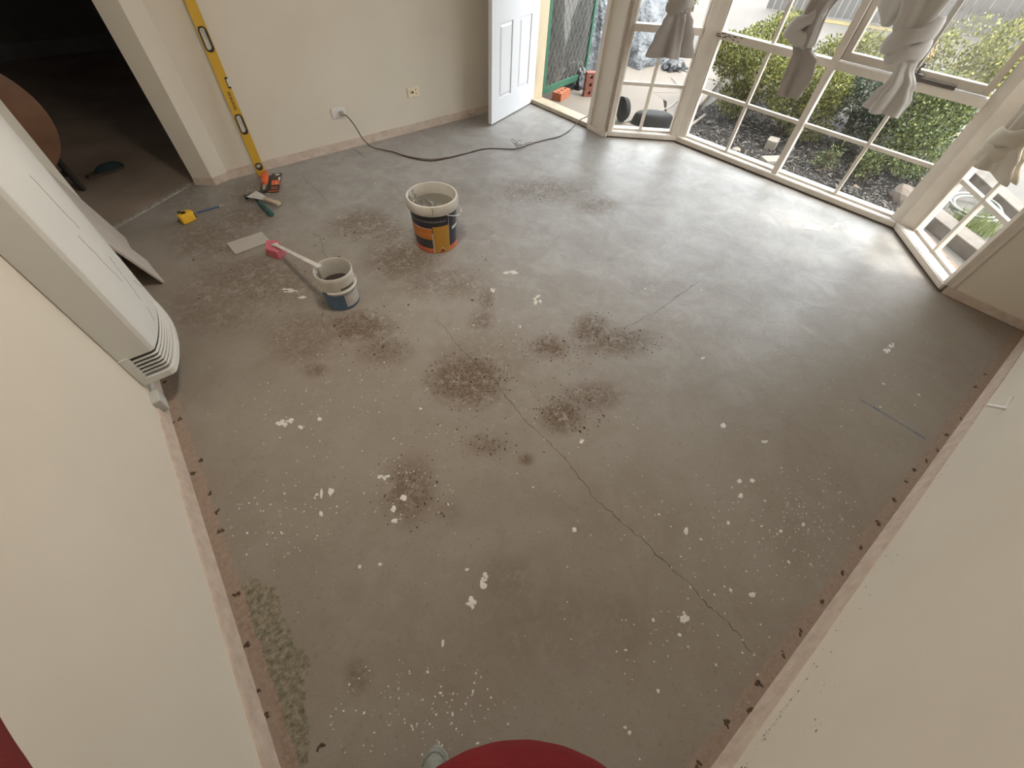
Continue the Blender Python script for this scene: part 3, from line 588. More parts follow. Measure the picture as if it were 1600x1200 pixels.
# ---- two boards leaning on the left wall beyond the heater
def board(name, label, f0, f1, t0, t1, th):
    a, b_, c, d = (Vector(q) for q in (f0, f1, t1, t0)); n = (b_ - a).cross(d - a).normalized()
    if n.x < 0: n = -n
    mb = MB(); mb.hexa([a - n * th, b_ - n * th, b_, a, d - n * th, c - n * th, c, d])
    o = mb.build(name, M('raw_mdf_board', (.50, .45, .40), .75, .06, 10), None, bevel=.0015); bm_ = None
    return tag(o, label, 'board', 'offcut boards leaning on the left wall')
board('offcut_board', 'longer pale board leaning on left wall beside heater, pointed end on floor', (-.335, 2.76, .004), (-.375, 3.05, .004), (-.475, 2.68, .50), (-.500, 3.0, .50), .012)
board('offcut_board', 'pale board tucked behind the longer one against left wall', (-.420, 3.06, .004), (-.432, 3.38, .004), (-.499, 2.80, .60), (-.499, 3.10, .62), .010)

# ---- power outlets, door stop, bracket
def outlet(nm, label, x, z, mat, plug=None):
    y = yb(x); e = empty(nm, (x, y, z), math.atan2(YB1 - YB0, 3.1)); tag(e, label, 'power outlet', 'power outlets on the back wall')
    mb = MB(); mb.box(-.058, .058, -.011, 0, -.036, .036); mb.build('cover_plate', mat, e, bevel=.003)
    return e
ivory = M('ivory_plastic', (.80, .70, .52), .4, .03, 20); pwh = M('white_plastic', (.76, .75, .72), .4, .03, 20); slot = M('outlet_slot', (.03, .025, .02), .7)
o2 = outlet('power_outlet', 'ivory unused wall outlet nearer the door', 2.015, .31, ivory)
for dx, dz, a in ((-.030, .0, 0), (.022, .016, .6), (.022, -.014, -.6)):
    mb = MB(); mb.box(-.0025, .0025, -.0125, -.0105, -.006, .006, T=Matrix.Translation((dx, 0, dz)) @ Matrix.Rotation(a, 4, 'Y')); mb.build('slot', slot, o2)
mb = MB(); mb.lathe([(0, 0), (.009, 0), (.009, .004), (0, .004)], 14, T=Matrix.Translation((-.012, -.011, 0)) @ Matrix.Rotation(math.pi / 2, 4, 'X')); mb.build('switch', slot, o2)
o1 = outlet('power_outlet', 'white wall outlet with the extension cord plugged in', 1.305, .278, pwh)
pl = empty('plug', (1.325, yb(1.325) - .011, .27)); tag(pl, 'grey translucent plug in the white wall outlet', 'plug')
mb = MB(); mb.lathe([(0, 0), (.021, 0), (.021, .012), (.014, .03), (.008, .038), (0, .038)], 18, T=Matrix.Rotation(math.pi / 2, 4, 'X')); mb.build('plug_body', M('clear_grey_plug', (.42, .41, .38), .3), pl, smooth=True)
ds = empty('door_stop', (2.62, yb(2.62) - .010, .04)); tag(ds, 'small round door stop on skirting strip behind white door', 'door stop')
mb = MB(); mb.lathe([(0, 0), (.018, 0), (.016, .01), (.011, .03), (.015, .04), (0, .042)], 16, T=Matrix.Rotation(math.pi / 2, 4, 'X')); mb.build('stop_body', M('aged_white_knob', (.55, .48, .42), .5), ds, smooth=True)
br_ = empty('wall_bracket', (2.38, yn(2.38), .255)); tag(br_, 'small bent white plastic hook on the right-hand wall', 'hook')
mb = MB(); mb.box(-.006, .10, 0, .008, .0, .012, T=Matrix.Rotation(.0, 4, 'Y')); mb.build('back_strip', pwh, br_, bevel=.002)
mb = MB(); mb.hexa([Vector(q) for q in ((-.012, 0, -.0), (0, 0, 0), (-.002, .05, -.03), (-.014, .05, -.03), (-.012, 0, .014), (0, 0, .014), (-.002, .05, -.016), (-.014, .05, -.016))]); mb.build('arm', pwh, br_, bevel=.001)

# ---- spirit level
T_ = Matrix.Translation((.548, 3.735, .002)) @ Matrix.Rotation(-math.radians(3.2), 4, 'X') @ Matrix.Rotation(math.radians(1.2), 4, 'Y')
lv = empty('spirit_level', T=T_); tag(lv, 'long yellow spirit level standing against back wall', 'spirit level')
yel = M('yellow_level_paint', (.60, .36, .035), .42, .06, 6); blk = M('black_rubber', (.02, .02, .02), .6); ink = M('black_print', (.04, .03, .015), .6)
W2 = .03; D2 = .012
cells = [(0.0, .052, None), (.052, .10, 'hole'), (.10, .300, None), (.300, .425, 'slot'), (.425, .775, None), (.775, .90, 'slot'), (.90, 1.10, None), (1.10, 1.148, 'hole'), (1.148, 1.2, None)]
mb = MB()
for z0, z1, k in cells:
    if k is None: mb.box(-W2, W2, -D2, D2, z0, z1)
    else: mb.box(-W2, -.018, -D2, D2, z0, z1); mb.box(.018, W2, -D2, D2, z0, z1)
mb.build('body', yel, lv)
def ring(z0, z1, w, nm='hand_grip'):
    mb = MB(); N = 28; o_ = []; i_ = []
    for k in range(N):
        t = 2 * math.pi * k / N; c, s = math.cos(t), math.sin(t); hh = (z1 - z0) / 2; zc = (z0 + z1) / 2
        e = 1 if s > 0 else -1
        ox, oz = w * c, zc + e * (hh - w) + w * s; ix, iz = (w - .008) * c, zc + e * (hh - w) + (w - .008) * s
        o_.append((ox, oz)); i_.append((ix, iz))
    for y0, y1 in ((-D2 - .003, D2 + .003),):
        vs = [(x, y0, z) for x, z in o_] + [(x, y0, z) for x, z in i_] + [(x, y1, z) for x, z in o_] + [(x, y1, z) for x, z in i_]
        fs = []
        for k in range(N):
            j = (k + 1) % N; fs += [(k, j, N + j, N + k), (2 * N + j, 2 * N + k, 3 * N + k, 3 * N + j), (j, k, 2 * N + k, 2 * N + j), (N + k, N + j, 3 * N + j, 3 * N + k)]
        mb.add(vs, fs)
    return mb.build(nm, blk, lv)
ring(.298, .427, .025); ring(.773, .902, .025); ring(.049, .103, .025, 'vial_ring'); ring(1.097, 1.151, .025, 'vial_ring')
vial = M('vial_liquid', (.62, .66, .42), .15, .05, 20)
for z in (.076, 1.124):
    mb = MB(); mb.tube([(-.016, 0, z), (.016, 0, z)], .007, 10); mb.build('vial', vial, lv, smooth=True)
mb = MB(); mb.box(.012, .0315, -D2 - .002, D2 + .002, .575, .640); mb.build('vial_window', blk, lv, bevel=.004)
mb = MB(); mb.box(.017, .032, -D2 - .003, D2 + .003, .585, .630); mb.build('centre_vial', M('vial_pale', (.75, .78, .62), .2), lv, bevel=.004)
mb = MB()
for k in range(13):
    z = .452 + k * .0085; mb.box(-.006 + .003 * (k % 2), .004 + .003 * ((k * 7) % 3), -D2 - .0006, -D2 + .001, z, z + .0052)
mb.box(.009, .0105, -D2 - .0006, -D2 + .001, .448, .565)
mb.build('printed_lettering', ink, lv, kind='stuff')
mb = MB(); mb.box(-W2 - .001, W2 + .001, -D2 - .001, D2 + .001, -.002, .012); mb.build('end_cap', M('orange_cap', (.55, .20, .10), .5), lv)

# ---- tape measure and blue pencil
t = empty('tape_measure', (-.062, 3.375, 0), .35); tag(t, 'yellow tape measure lying on stained floor near dark doorway', 'tape measure')
yl2 = M('yellow_tape_case', (.85, .50, .04), .38, .06, 10)
mb = MB(); mb.prism([(-.046, -.028), (.040, -.028), (.050, -.015), (.046, .018), (.028, .036), (-.012, .040), (-.040, .022), (-.050, 0)], .002, .062); mb.build('case', yl2, t, bevel=.010, smooth=True)
mb = MB(); mb.box(.030, .0515, -.024, -.004, .012, .046); mb.build('tape_mouth', blk, t, bevel=.003)
mb = MB(); mb.lathe([(0, .0), (.016, 0), (.016, .003), (0, .003)], 18, T=Matrix.Translation((-.004, .004, .062))); mb.build('label_disc', M('label_black', (.05, .04, .03), .5), t)
mb = MB(); mb.box(-.028, -.006, .018, .034, .055, .068); mb.build('lock_button', blk, t, bevel=.003)
pn = empty('pencil', (.005, 3.447, .006), .03); tag(pn, 'blue carpenter pencil beside the yellow tape measure', 'pencil')
mb = MB(); mb.tube([(0, 0, 0), (.15, 0, 0)], .0055, 6); mb.build('shaft', M('pencil_blue', (.06, .12, .24), .5), pn)
mb = MB(); mb.tube([(.15, 0, 0), (.172, 0, 0), (.180, 0, 0)], [.0055, .003, .001], 6); mb.build('tip', M('pencil_wood', (.66, .58, .46), .6), pn)

# ---- carded tool pack, hammer, scraper
pk = empty('tool_pack', (.5585, 3.592, .0), math.radians(-113.7)); tag(pk, 'orange and black carded tool pack flat on floor below the level', 'tool pack')
# local x runs towards the camera along the long side
ora = M('pack_orange', (.75, .14, .04), .4, .06, 20); bkc = M('pack_black', (.035, .037, .035), .4, .1, 20); pwt = M('pack_white', (.78, .77, .74), .5)
mb = MB(); mb.box(-.145, .145, -.000, .072, .004, .010); mb.build('card', bkc, pk, bevel=.002)
mb = MB(); mb.box(-.028, .045, .012, .072, .010, .0112); mb.build('orange_panel', ora, pk)
mb = MB(); mb.box(-.128, -.108, .030, .058, .010, .0112); mb.box(-.072, -.030, .056, .070, .010, .0112); mb.box(.0, .035, .046, .051, .0112, .0118); mb.build('white_print', pwt, pk, kind='stuff')
mb = MB(); mb.tube([(.085, .02, .0112), (.08, .05, .0112), (.10, .06, .0112), (.105, .03, .0112), (.09, .018, .0112)], .0022, 4); mb.box(.138, .1455, 0, .072, .0095, .0112); mb.build('orange_print', ora, pk, kind='stuff')
mb = MB(); mb.box(-.12, .14, -.062, -.004, .004, .010); mb.build('blister_back', bkc, pk, bevel=.004)
mb = MB(); mb.prism([(-.12, -.052), (-.08, -.056), (.03, -.05), (.045, -.03), (.03, -.010), (-.08, -.012), (-.13, -.018), (-.145, -.034)], .010, .038); mb.build('tool_grip', ora, pk, bevel=.008, smooth=True)
mb = MB(); mb.lathe([(0, 0), (.026, 0), (.024, .008), (0, .012)], 20, T=Matrix.Translation((-.05, -.033, .036))); mb.lathe([(0, 0), (.015, 0), (.013, .006), (0, .008)], 16, T=Matrix.Translation((-.118, -.033, .034))); mb.build('round_knob', M('knob_orange', (.80, .16, .08), .35), pk, smooth=True)
mb = MB(); mb.hexa([Vector(q) for q in ((.04, -.045, .012), (.12, -.04, .012), (.125, -.022, .012), (.04, -.016, .012), (.04, -.045, .022), (.12, -.04, .017), (.125, -.022, .017), (.04, -.016, .022))]); mb.build('steel_tip', M('bright_steel', (.6, .6, .6), .3, metal=.9), pk)
hA, hB = Vector((.385, 3.455, .02)), Vector((.412, 3.125, .016))
hm_ = empty('hammer', (0, 0, 0)); tag(hm_, 'claw hammer with teal grip lying on concrete under the scraper', 'hammer')
stl = M('dark_steel', (.10, .10, .10), .4, .2, 20, metal=.8); teal = M('teal_grip', (.035, .12, .115), .55, .1, 20)
mb = MB(); mb.tube([hA.lerp(hB, .0), hA.lerp(hB, .45)], .010, 10); mb.build('shaft', stl, hm_, smooth=True)
mb = MB(); g0, g1 = hA.lerp(hB, .40), hB
mb.tube([g0.lerp(g1, t_) + Vector((0, 0, .002)) for t_ in (0, .06, .3, .6, .85, .95, 1)], [.011, .015, .0165, .0155, .019, .021, .016], 14); mb.build('grip', teal, hm_, smooth=True)
mb = MB(); c_ = hA; ax = (hB - hA).cross(Vector((0, 0, 1))).normalized()
mb.tube([c_ - ax * .02, c_ + ax * .02], .016, 10); mb.tube([c_ + ax * .018, c_ + ax * .034], .011, 10); mb.tube([c_ + ax * .032, c_ + ax * .052], .015, 12); mb.build('hammer_head', stl, hm_, smooth=True)
for s in (1, -1):
    mb = MB(); mb.tube([c_ - ax * .015 + Vector((0, .004 * s, 0)), c_ - ax * .05 + Vector((0, .008 * s, .002)), c_ - ax * .085 + Vector((0, .012 * s - .014, -.004))], [.009, .007, .003], 8); mb.build('claw', stl, hm_, smooth=True)
sc_ = empty('scraper', (.425, 3.345, .036), math.radians(-60)); tag(sc_, 'steel paint scraper with pale wooden handle resting across the hammer', 'scraper')
mb = MB(); mb.prism([(-.095, .052), (-.085, -.05), (-.01, -.028), (.035, -.016), (.035, .012), (-.02, .042)], .0, .0025); o = mb.build('blade', M('worn_white_steel', (.68, .67, .65), .35, .12, 30, metal=.3), sc_); 
mb = MB(); mb.prism([(.025, -.014), (.10, -.017), (.150, -.019), (.158, 0), (.150, .019), (.10, .015), (.025, .012)], -.008, .011); mb.build('handle', M('pale_wood', (.52, .43, .31), .6, .15, 12), sc_, bevel=.004)
sc_.rotation_euler = (math.radians(-3), math.radians(4), math.radians(-60))

# ---- flat tile offcut
mb = MB(); mb.prism([(.064, 2.959), (.289, 2.966), (.298, 2.826), (.074, 2.812)], .001, .010)
o = mb.build('tile_offcut', M('grey_tile', (.46, .43, .385), .6, .05, 14), None, bevel=.001); tag(o, 'flat pale grey rectangular offcut lying on floor by pink sponge', 'offcut')

# ---- buckets
def bucket(name, label, loc, rb, rt, H, mats, prof_extra, rz=0):
    e = empty(name, loc, rz); tag(e, label, 'bucket', 'buckets on the floor'); return e
wh_b = M('bucket_white', (.68, .65, .59), .45, .10, 9); scum = M('dried_compound_film', (.40, .37, .33), .8, .25, 14)
B1 = empty('large_bucket', (1.198, 2.218, 0), 0); tag(B1, 'large orange and black labelled bucket full of grey compound', 'bucket', 'buckets on the floor')
RB, RT, HB = .133, .150, .333
def rad(z): return lerp(RB, RT, z / HB)
mb = MB(); mb.lathe([(0, .004), (RB - .006, .0), (RB, .006)] + [(rad(z), z) for z in np.linspace(.02, HB, 12)] + [(RT - .004, HB), (RT - .006, HB - .02)] + [(rad(z) - .006, z) for z in np.linspace(HB - .03, .03, 8)] + [(0, .03)], 56)
mb.build('shell', wh_b, B1, smooth=True)
mb = MB(); zr = HB - .062
mb.lathe([(rad(zr), zr), (RT + .006, zr), (RT + .010, zr + .006), (RT + .011, HB - .012), (RT + .008, HB + .001), (RT - .003, HB + .002), (RT - .004, HB - .004)], 56); mb.build('rim_band', wh_b, B1, smooth=True)
# compound surface with stirred ridges
mb = MB(); N, K = 64, 22; vs = []; zc = HB - .066
for i in range(K + 1):
    r = (rad(zc) - .007) * i / K
    for k in range(N):
        a = 2 * math.pi * k / N; x, y = r * math.cos(a), r * math.sin(a)
        lump = max(0, 1 - math.hypot(x + .075, y + .015) / .12)
        h = lump * (.006 + .105 * abs(noise.noise(Vector((x * 30, y * 30, 1.3)))) ** .8) + max(0, -x * .8 + y * .3 - .07) * .5
        vs.append((x, y, zc + h))
fs = [(i * N + k, i * N + (k + 1) % N, (i + 1) * N + (k + 1) % N, (i + 1) * N + k) for i in range(K) for k in range(N)]
mb.add(vs, fs); mb.build('levelling_compound', M('wet_grey_compound', (.22, .21, .18), .32, .12, 20, .2, 60), B1, smooth=True)
mb = MB()   # splashes on the inner wall
for k in range(60):
    a = math.radians(random.uniform(110, 215)); z = random.uniform(HB - .055, HB - .008); r = rad(z) - .0068; s = random.uniform(.004, .018)
    c = Vector((r * math.cos(a), r * math.sin(a), z)); tv = Vector((-math.sin(a), math.cos(a), 0)); n_ = 8
    mb.add([c + tv * s * math.cos(t * math.pi / 4) * random.uniform(.6, 1) + Vector((0, 0, 1)) * s * .7 * math.sin(t * math.pi / 4) * random.uniform(.6, 1) for t in range(n_)], [tuple(range(n_))])
mb.build('splashes', scum, B1, kind='stuff')
def patch(parent, nm, mat, a0, a1, z0, z1, off=.0012, top=None, n=None, slope=0):
    """curved label patch on the bucket shell between two angles (degrees) and two heights"""
    n = n or max(2, int(abs(a1 - a0) / 4)); mb = MB(); vs = []
    for k in range(n + 1):
        a = math.radians(lerp(a0, a1, k / n)); zz1 = z1 + slope * k / n
        for z in (z0, zz1): r = RADF(z) + off; vs.append((r * math.cos(a), r * math.sin(a), z))
    mb.add(vs, [(2 * k, 2 * k + 2, 2 * k + 3, 2 * k + 1) for k in range(n)]); return mb.build(nm, mat, parent)
RADF = rad
lb = M('label_navy_black', (.028, .030, .042), .35, .15, 12); lo = M('label_orange', (.62, .20, .035), .4, .12, 10); ly = M('label_amber', (.52, .27, .035), .4, .10, 10); lr = M('label_red_orange', (.72, .16, .05), .4, .1, 10); lw = M('label_white', (.72, .68, .62), .5); lg = M('label_slate', (.07, .08, .085), .4, .3, 30)
# camera looks from about -118 degrees; label angles measured there
patch(B1, 'label_black_band', lb, -360, 0, .012, zr - .001, .0008, n=72)
patch(B1, 'label_foot_band', lr, -360, 0, .004, .040, .0014, n=72)
patch(B1, 'label_orange_panel', lo, -205, -128, .105, .185, .0016); patch(B1, 'label_photo_strip', lg, -200, -130, .045, .105, .0016)
patch(B1, 'label_amber_panel', ly, -126, -84, .006, .198, .0018)
patch(B1, 'label_rule', lw, -205, -128, .183, .1865, .0022); patch(B1, 'label_rule', lw, -129, -126.5, .006, .150, .0024); patch(B1, 'label_seam', lw, -83.6, -82.8, .004, zr, .0024)
patch(B1, 'label_white_tab', lw, -72, -42, .150, .170, .0022)
mb = MB()
def onb(a, z, off=.003): a = math.radians(a); r = RADF(z) + off; return Vector((r * math.cos(a), r * math.sin(a), z))
def glyph_row(mb, a0, a1, z0, z1, count, off=.003):
    for k in range(count):
        a = lerp(a0, a1, (k + .15) / count); c = lerp(a0, a1, (k + .55) / count)
        zz = [z0, z1] if k % 3 else [z0, lerp(z0, z1, .75)]
        mb.add([onb(a, zz[0], off), onb(c, zz[0], off), onb(c, zz[1], off), onb(a, zz[1], off)], [(0, 1, 2, 3)])
glyph_row(mb, -200, -90, .226, .240, 26); glyph_row(mb, -170, -132, .018, .030, 9); mb.build('label_small_print', M('label_print_grey', (.36, .34, .32), .5), B1, kind='stuff')
mb = MB(); glyph_row(mb, -165, -130, .142, .149, 10); glyph_row(mb, -165, -130, .128, .134, 12); mb.build('label_text_lines', M('label_pale_orange', (.75, .40, .20), .5), B1, kind='stuff')
mb = MB(); mb.add([onb(-118, .010), onb(-92, .010), onb(-105, .050)], [(0, 1, 2)]); mb.build('triangle_emblem', M('emblem_cream', (.80, .66, .48), .5), B1)
mb = MB(); mb.add([onb(-113, .013, .0036), onb(-97, .013, .0036), onb(-105, .040, .0036)], [(0, 1, 2)]); tri = mb.build('triangle_centre', M('emblem_red', (.45, .07, .03), .5), B1)
mb = MB(); hp = []
for k in range(13):
    t_ = k / 12; a = lerp(-92, 25, t_); s = math.sin(math.pi * t_); r = RT + .004 + .020 * s; hp.append((r * math.cos(math.radians(a)), r * math.sin(math.radians(a)), zr + .004 - .050 * s))
mb.tube(hp, .0022, 6); mb.build('wire_handle', M('pale_wire', (.72, .66, .64), .35, metal=.3), B1, smooth=True)
mb = MB(); mb.tube(hp[5:8], .0055, 8); mb.build('handle_grip', M('handle_pinkish', (.70, .60, .58), .5), B1, smooth=True)
mb = MB()
for a in (-121,): 
    p_ = [onb(a + random.uniform(-1, 1), z, .0125) for z in (HB, HB - .02, HB - .035, HB - .055)]; mb.tube(p_, [.003, .004, .003, .0015], 5)
mb.build('drips', scum, B1, kind='stuff')

B2 = empty('small_bucket', (.438, 2.022, 0), 0); tag(B2, 'small white bucket with blue label and stick resting inside', 'bucket', 'buckets on the floor')
RB2, RT2, H2 = .088, .101, .224
RADF = lambda z: lerp(RB2, RT2, z / H2)
mb = MB(); mb.lathe([(0, .003), (RB2 - .005, 0), (RB2, .005)] + [(RADF(z), z) for z in np.linspace(.02, H2 - .002, 10)] + [(RT2 - .002, H2 + .001), (RT2 - .004, H2)] + [(RADF(z) - .0042, z) for z in np.linspace(H2 - .02, .02, 8)] + [(0, .02)], 48); mb.build('shell', wh_b, B2, smooth=True)
mb = MB(); mb.lathe([(RADF(.02) - .0046, .021), (RADF(.1) - .0046, .10), (RADF(.125) - .0047, .125)], 40); mb.lathe([(0, .0215), (RADF(.02) - .0046, .0215)], 40); mb.build('residue', M('residue_brown_grey', (.20, .17, .15), .8, .3, 25), B2, smooth=True)
mb = MB(); z_ = .118; mb.lathe([(RADF(z_), z_), (RADF(z_) + .005, z_ + .002), (RADF(z_) + .006, z_ + .010), (RADF(z_) + .002, z_ + .016), (RADF(z_), z_ + .018)], 48); mb.build('ridge', wh_b, B2, smooth=True)
lbl = M('label_blue', (.11, .19, .30), .45, .15, 14)
patch(B2, 'label_blue', lbl, -360, 0, .004, .112, .0009, n=60)
patch(B2, 'label_text_block', M('label_offwhite', (.62, .58, .54), .6, .1, 40), -96, -20, .022, .108, .0018)
mb = MB()
for k in range(9): 
    z = .030 + k * .0085
    for j in range(3): mb.add([onb(-90 + j * 22, z, .0024), onb(-72 + j * 22, z, .0024), onb(-72 + j * 22, z + .0022, .0024), onb(-90 + j * 22, z + .0022, .0024)], [(0, 1, 2, 3)])
mb.build('label_small_print', M('label_print_grey', (.36, .34, .32), .5), B2, kind='stuff')
mb = MB()
for k, (a, dz) in enumerate(((-98, 0), (-91, .001), (-84, 0), (-77, .001), (-70, .0), (-63, .002), (-56, .001))):
    mb.add([onb(a, .143 + dz, .0016), onb(a + 5, .143 + dz, .0016), onb(a + 5.4, .158 + dz - (k % 2) * .003, .0016), onb(a + .6, .158 + dz, .0016)], [(0, 1, 2, 3)])
for a in (-160, -152): mb.add([onb(a, .122, .008), onb(a + 6, .120, .008), onb(a + 6, .136, .008), onb(a, .138, .008)], [(0, 1, 2, 3)])
mb.build('printed_brand_word', ink, B2, kind='stuff')
mb = MB(); hp = [( (RT2 + .004) * math.cos(math.radians(a)), (RT2 + .004) * math.sin(math.radians(a)), .150 - .018 * math.sin(math.radians(a + 170) * .9)) for a in range(-60, 60, 8)]
mb.tube(hp, .0018, 6); mb.build('wire_handle', M('pale_wire', (.72, .66, .64)), B2, smooth=True)
# sponge brush: pink block on a long flat white handle propped on the bucket rim
bs = empty('sponge_brush', (.275, 2.69, 0)); tag(bs, 'pink sponge head on long white stick propped on the small bucket', 'brush')
mb = MB(); mb.prism([(-.042, -.010), (.004, -.085), (.060, -.050), (.050, .045), (-.005, .075)], .001, .060); mb.build('sponge_head', M('pink_sponge', (.62, .16, .20), .85, .12, 30, .4, 200), bs, bevel=.006)
o_ = Vector(bs.location); q0 = Vector((.300, 2.672, .062)) - o_; q1 = Vector((.418, 1.985, .232)) - o_
rimpt = Vector((.376, 2.102, .226)) - o_
d_ = (rimpt - q0).normalized(); q1 = q0 + d_ * .66; sd_ = d_.cross(Vector((0, 0, 1))).normalized(); up_ = sd_.cross(d_)
mb = MB(); w0, w1 = .011, .014
mb.hexa([q0 - sd_ * w0 - up_ * .0, q0 + sd_ * w0, q1 + sd_ * w1, q1 - sd_ * w1, q0 - sd_ * w0 + up_ * .008, q0 + sd_ * w0 + up_ * .008, q1 + sd_ * w1 + up_ * .007, q1 - sd_ * w1 + up_ * .007]); mb.build('stick', M('stick_white', (.72, .70, .66), .5, .15, 20), bs, bevel=.002)
mb = MB(); mb.hexa([q0 - sd_ * .020 - up_ * .012 - d_ * .02, q0 + sd_ * .020 - up_ * .012 - d_ * .02, q0 + sd_ * .013 + d_ * .03, q0 - sd_ * .013 + d_ * .03, q0 - sd_ * .020 + up_ * .010 - d_ * .02, q0 + sd_ * .020 + up_ * .010 - d_ * .02, q0 + sd_ * .013 + d_ * .03 + up_ * .011, q0 - sd_ * .013 + d_ * .03 + up_ * .011]); mb.build('socket', M('stick_white', (.72, .70, .66)), bs, bevel=.003)

# ---- extension cord from the white outlet to the front door, tied in a knot of slack on the way
cord_m = M('brown_cord', (.075, .042, .035), .5, .1, 20)
cd = empty('extension_cord', (1.325, 3.80, 0)); tag(cd, 'thin brown extension cord snaking from wall outlet to front door', 'cord')
oc = Vector(cd.location)
raw = [(1.325, 3.815, .27), (1.345, 3.775, .262), (1.375, 3.74, .20), (1.41, 3.715, .10), (1.46, 3.70, .035), (1.52, 3.66, .012), (1.60, 3.56, .006), (1.663, 3.402, .005), (1.779, 3.258, .005), (1.933, 3.217, .005), (2.061, 3.208, .005), (2.23, 3.205, .005), (2.334, 3.185, .005), (2.424, 3.129, .005), (2.525, 3.051, .006), (2.62, 3.035, .008), (2.75, 3.05, .005), (2.891, 3.045, .005), (3.06, 3.03, .005), (3.20, 3.06, .006), (3.33, 3.10, .022), (3.41, 3.125, .046), (3.52, 3.16, .044), (3.66, 3.19, .03)]
pts = [p_ - oc for p_ in ckpt(raw, 8)]
mb = MB(); mb.tube(pts, .0042, 8); mb.build('cord', cord_m, cd, smooth=True)
raw2 = [(1.60, 3.555, .005), (1.68, 3.40, .005), (1.80, 3.275, .005), (1.94, 3.228, .005), (2.06, 3.216, .005), (2.2, 3.197, .005)]
mb = MB(); mb.tube([p_ - oc for p_ in ckpt(raw2, 6)], .0034, 6); mb.build('second_strand', cord_m, cd, smooth=True)
mb = MB()
for k in range(5):
    a = k * 1.25 + .4; c = Vector((2.56 + .02 * k, 3.05, .0)); lp = []
    for i in range(11):
        t_ = i / 10 * 2 * math.pi; r1 = .075 + .02 * math.sin(k * 2); r2 = .02
        x = r1 * (1 - math.cos(t_)) / 2; y = r2 * math.sin(t_)
        lp.append(c + Vector((x * math.cos(a) - y * math.sin(a), x * math.sin(a) + y * math.cos(a), .012 + .035 * math.sin(t_ / 2))) - oc)
    mb.tube(lp, .0026, 6)
mb.build('slack_loops', M('pale_twist_cord', (.36, .31, .29), .5), cd, smooth=True)

# ---- things in the dark room: tipped round table, shoe
tb = empty('round_table', (-.80, 4.20, 0)); tag(tb, 'brown round wooden table top tipped upright beyond left wall end', 'table')
mb = MB(); mb.lathe([(0, -.012), (.34, -.012), (.35, -.004), (.35, .008), (.34, .012), (0, .012)], 48, T=Matrix.Translation((0, .0, .48)) @ Matrix.Rotation(math.radians(84), 4, 'X')); mb.build('table_top', M('brown_wood', (.30, .15, .085), .45, .2, 5), tb, smooth=True)
dkw = M('dark_wood', (.03, .024, .02), .5, .2, 8)
for x_, y_ in ((.235, .03), (-.2, .03), (.10, .34), (-.2, .34)):
    mb = MB(); mb.tube([(x_ - .03, y_ + .0, .62 if y_ < .2 else .5), (x_, y_ - .02, .02), (x_ + .005, y_ - .02, .0)], [.020, .019, .018], 10); mb.build('leg', dkw, tb, smooth=True)
mb = MB(); mb.box(-.2, .22, .02, .05, .10, .13); mb.box(-.02, .02, .03, .34, .11, .14); mb.build('stretcher', dkw, tb, bevel=.003)
sh = empty('slipper', (-.40, 4.42, 0), .25); tag(sh, 'dark teal slipper on brown floor of the dark room', 'shoe')
mb = MB(); mb.prism([(-.12, -.035), (-.05, -.04), (.05, -.048), (.12, -.035), (.14, 0), (.12, .04), (.03, .045), (-.07, .036), (-.125, .02)], 0, .018); mb.build('sole', M('slipper_sole', (.10, .075, .06), .8), sh, bevel=.004)
mb = MB(); mb.ball((.04, 0, .015), 1, 12, 0, (.10, .044, .045)); mb.build('upper', M('dark_teal_felt', (.02, .045, .05), .9), sh, smooth=True)

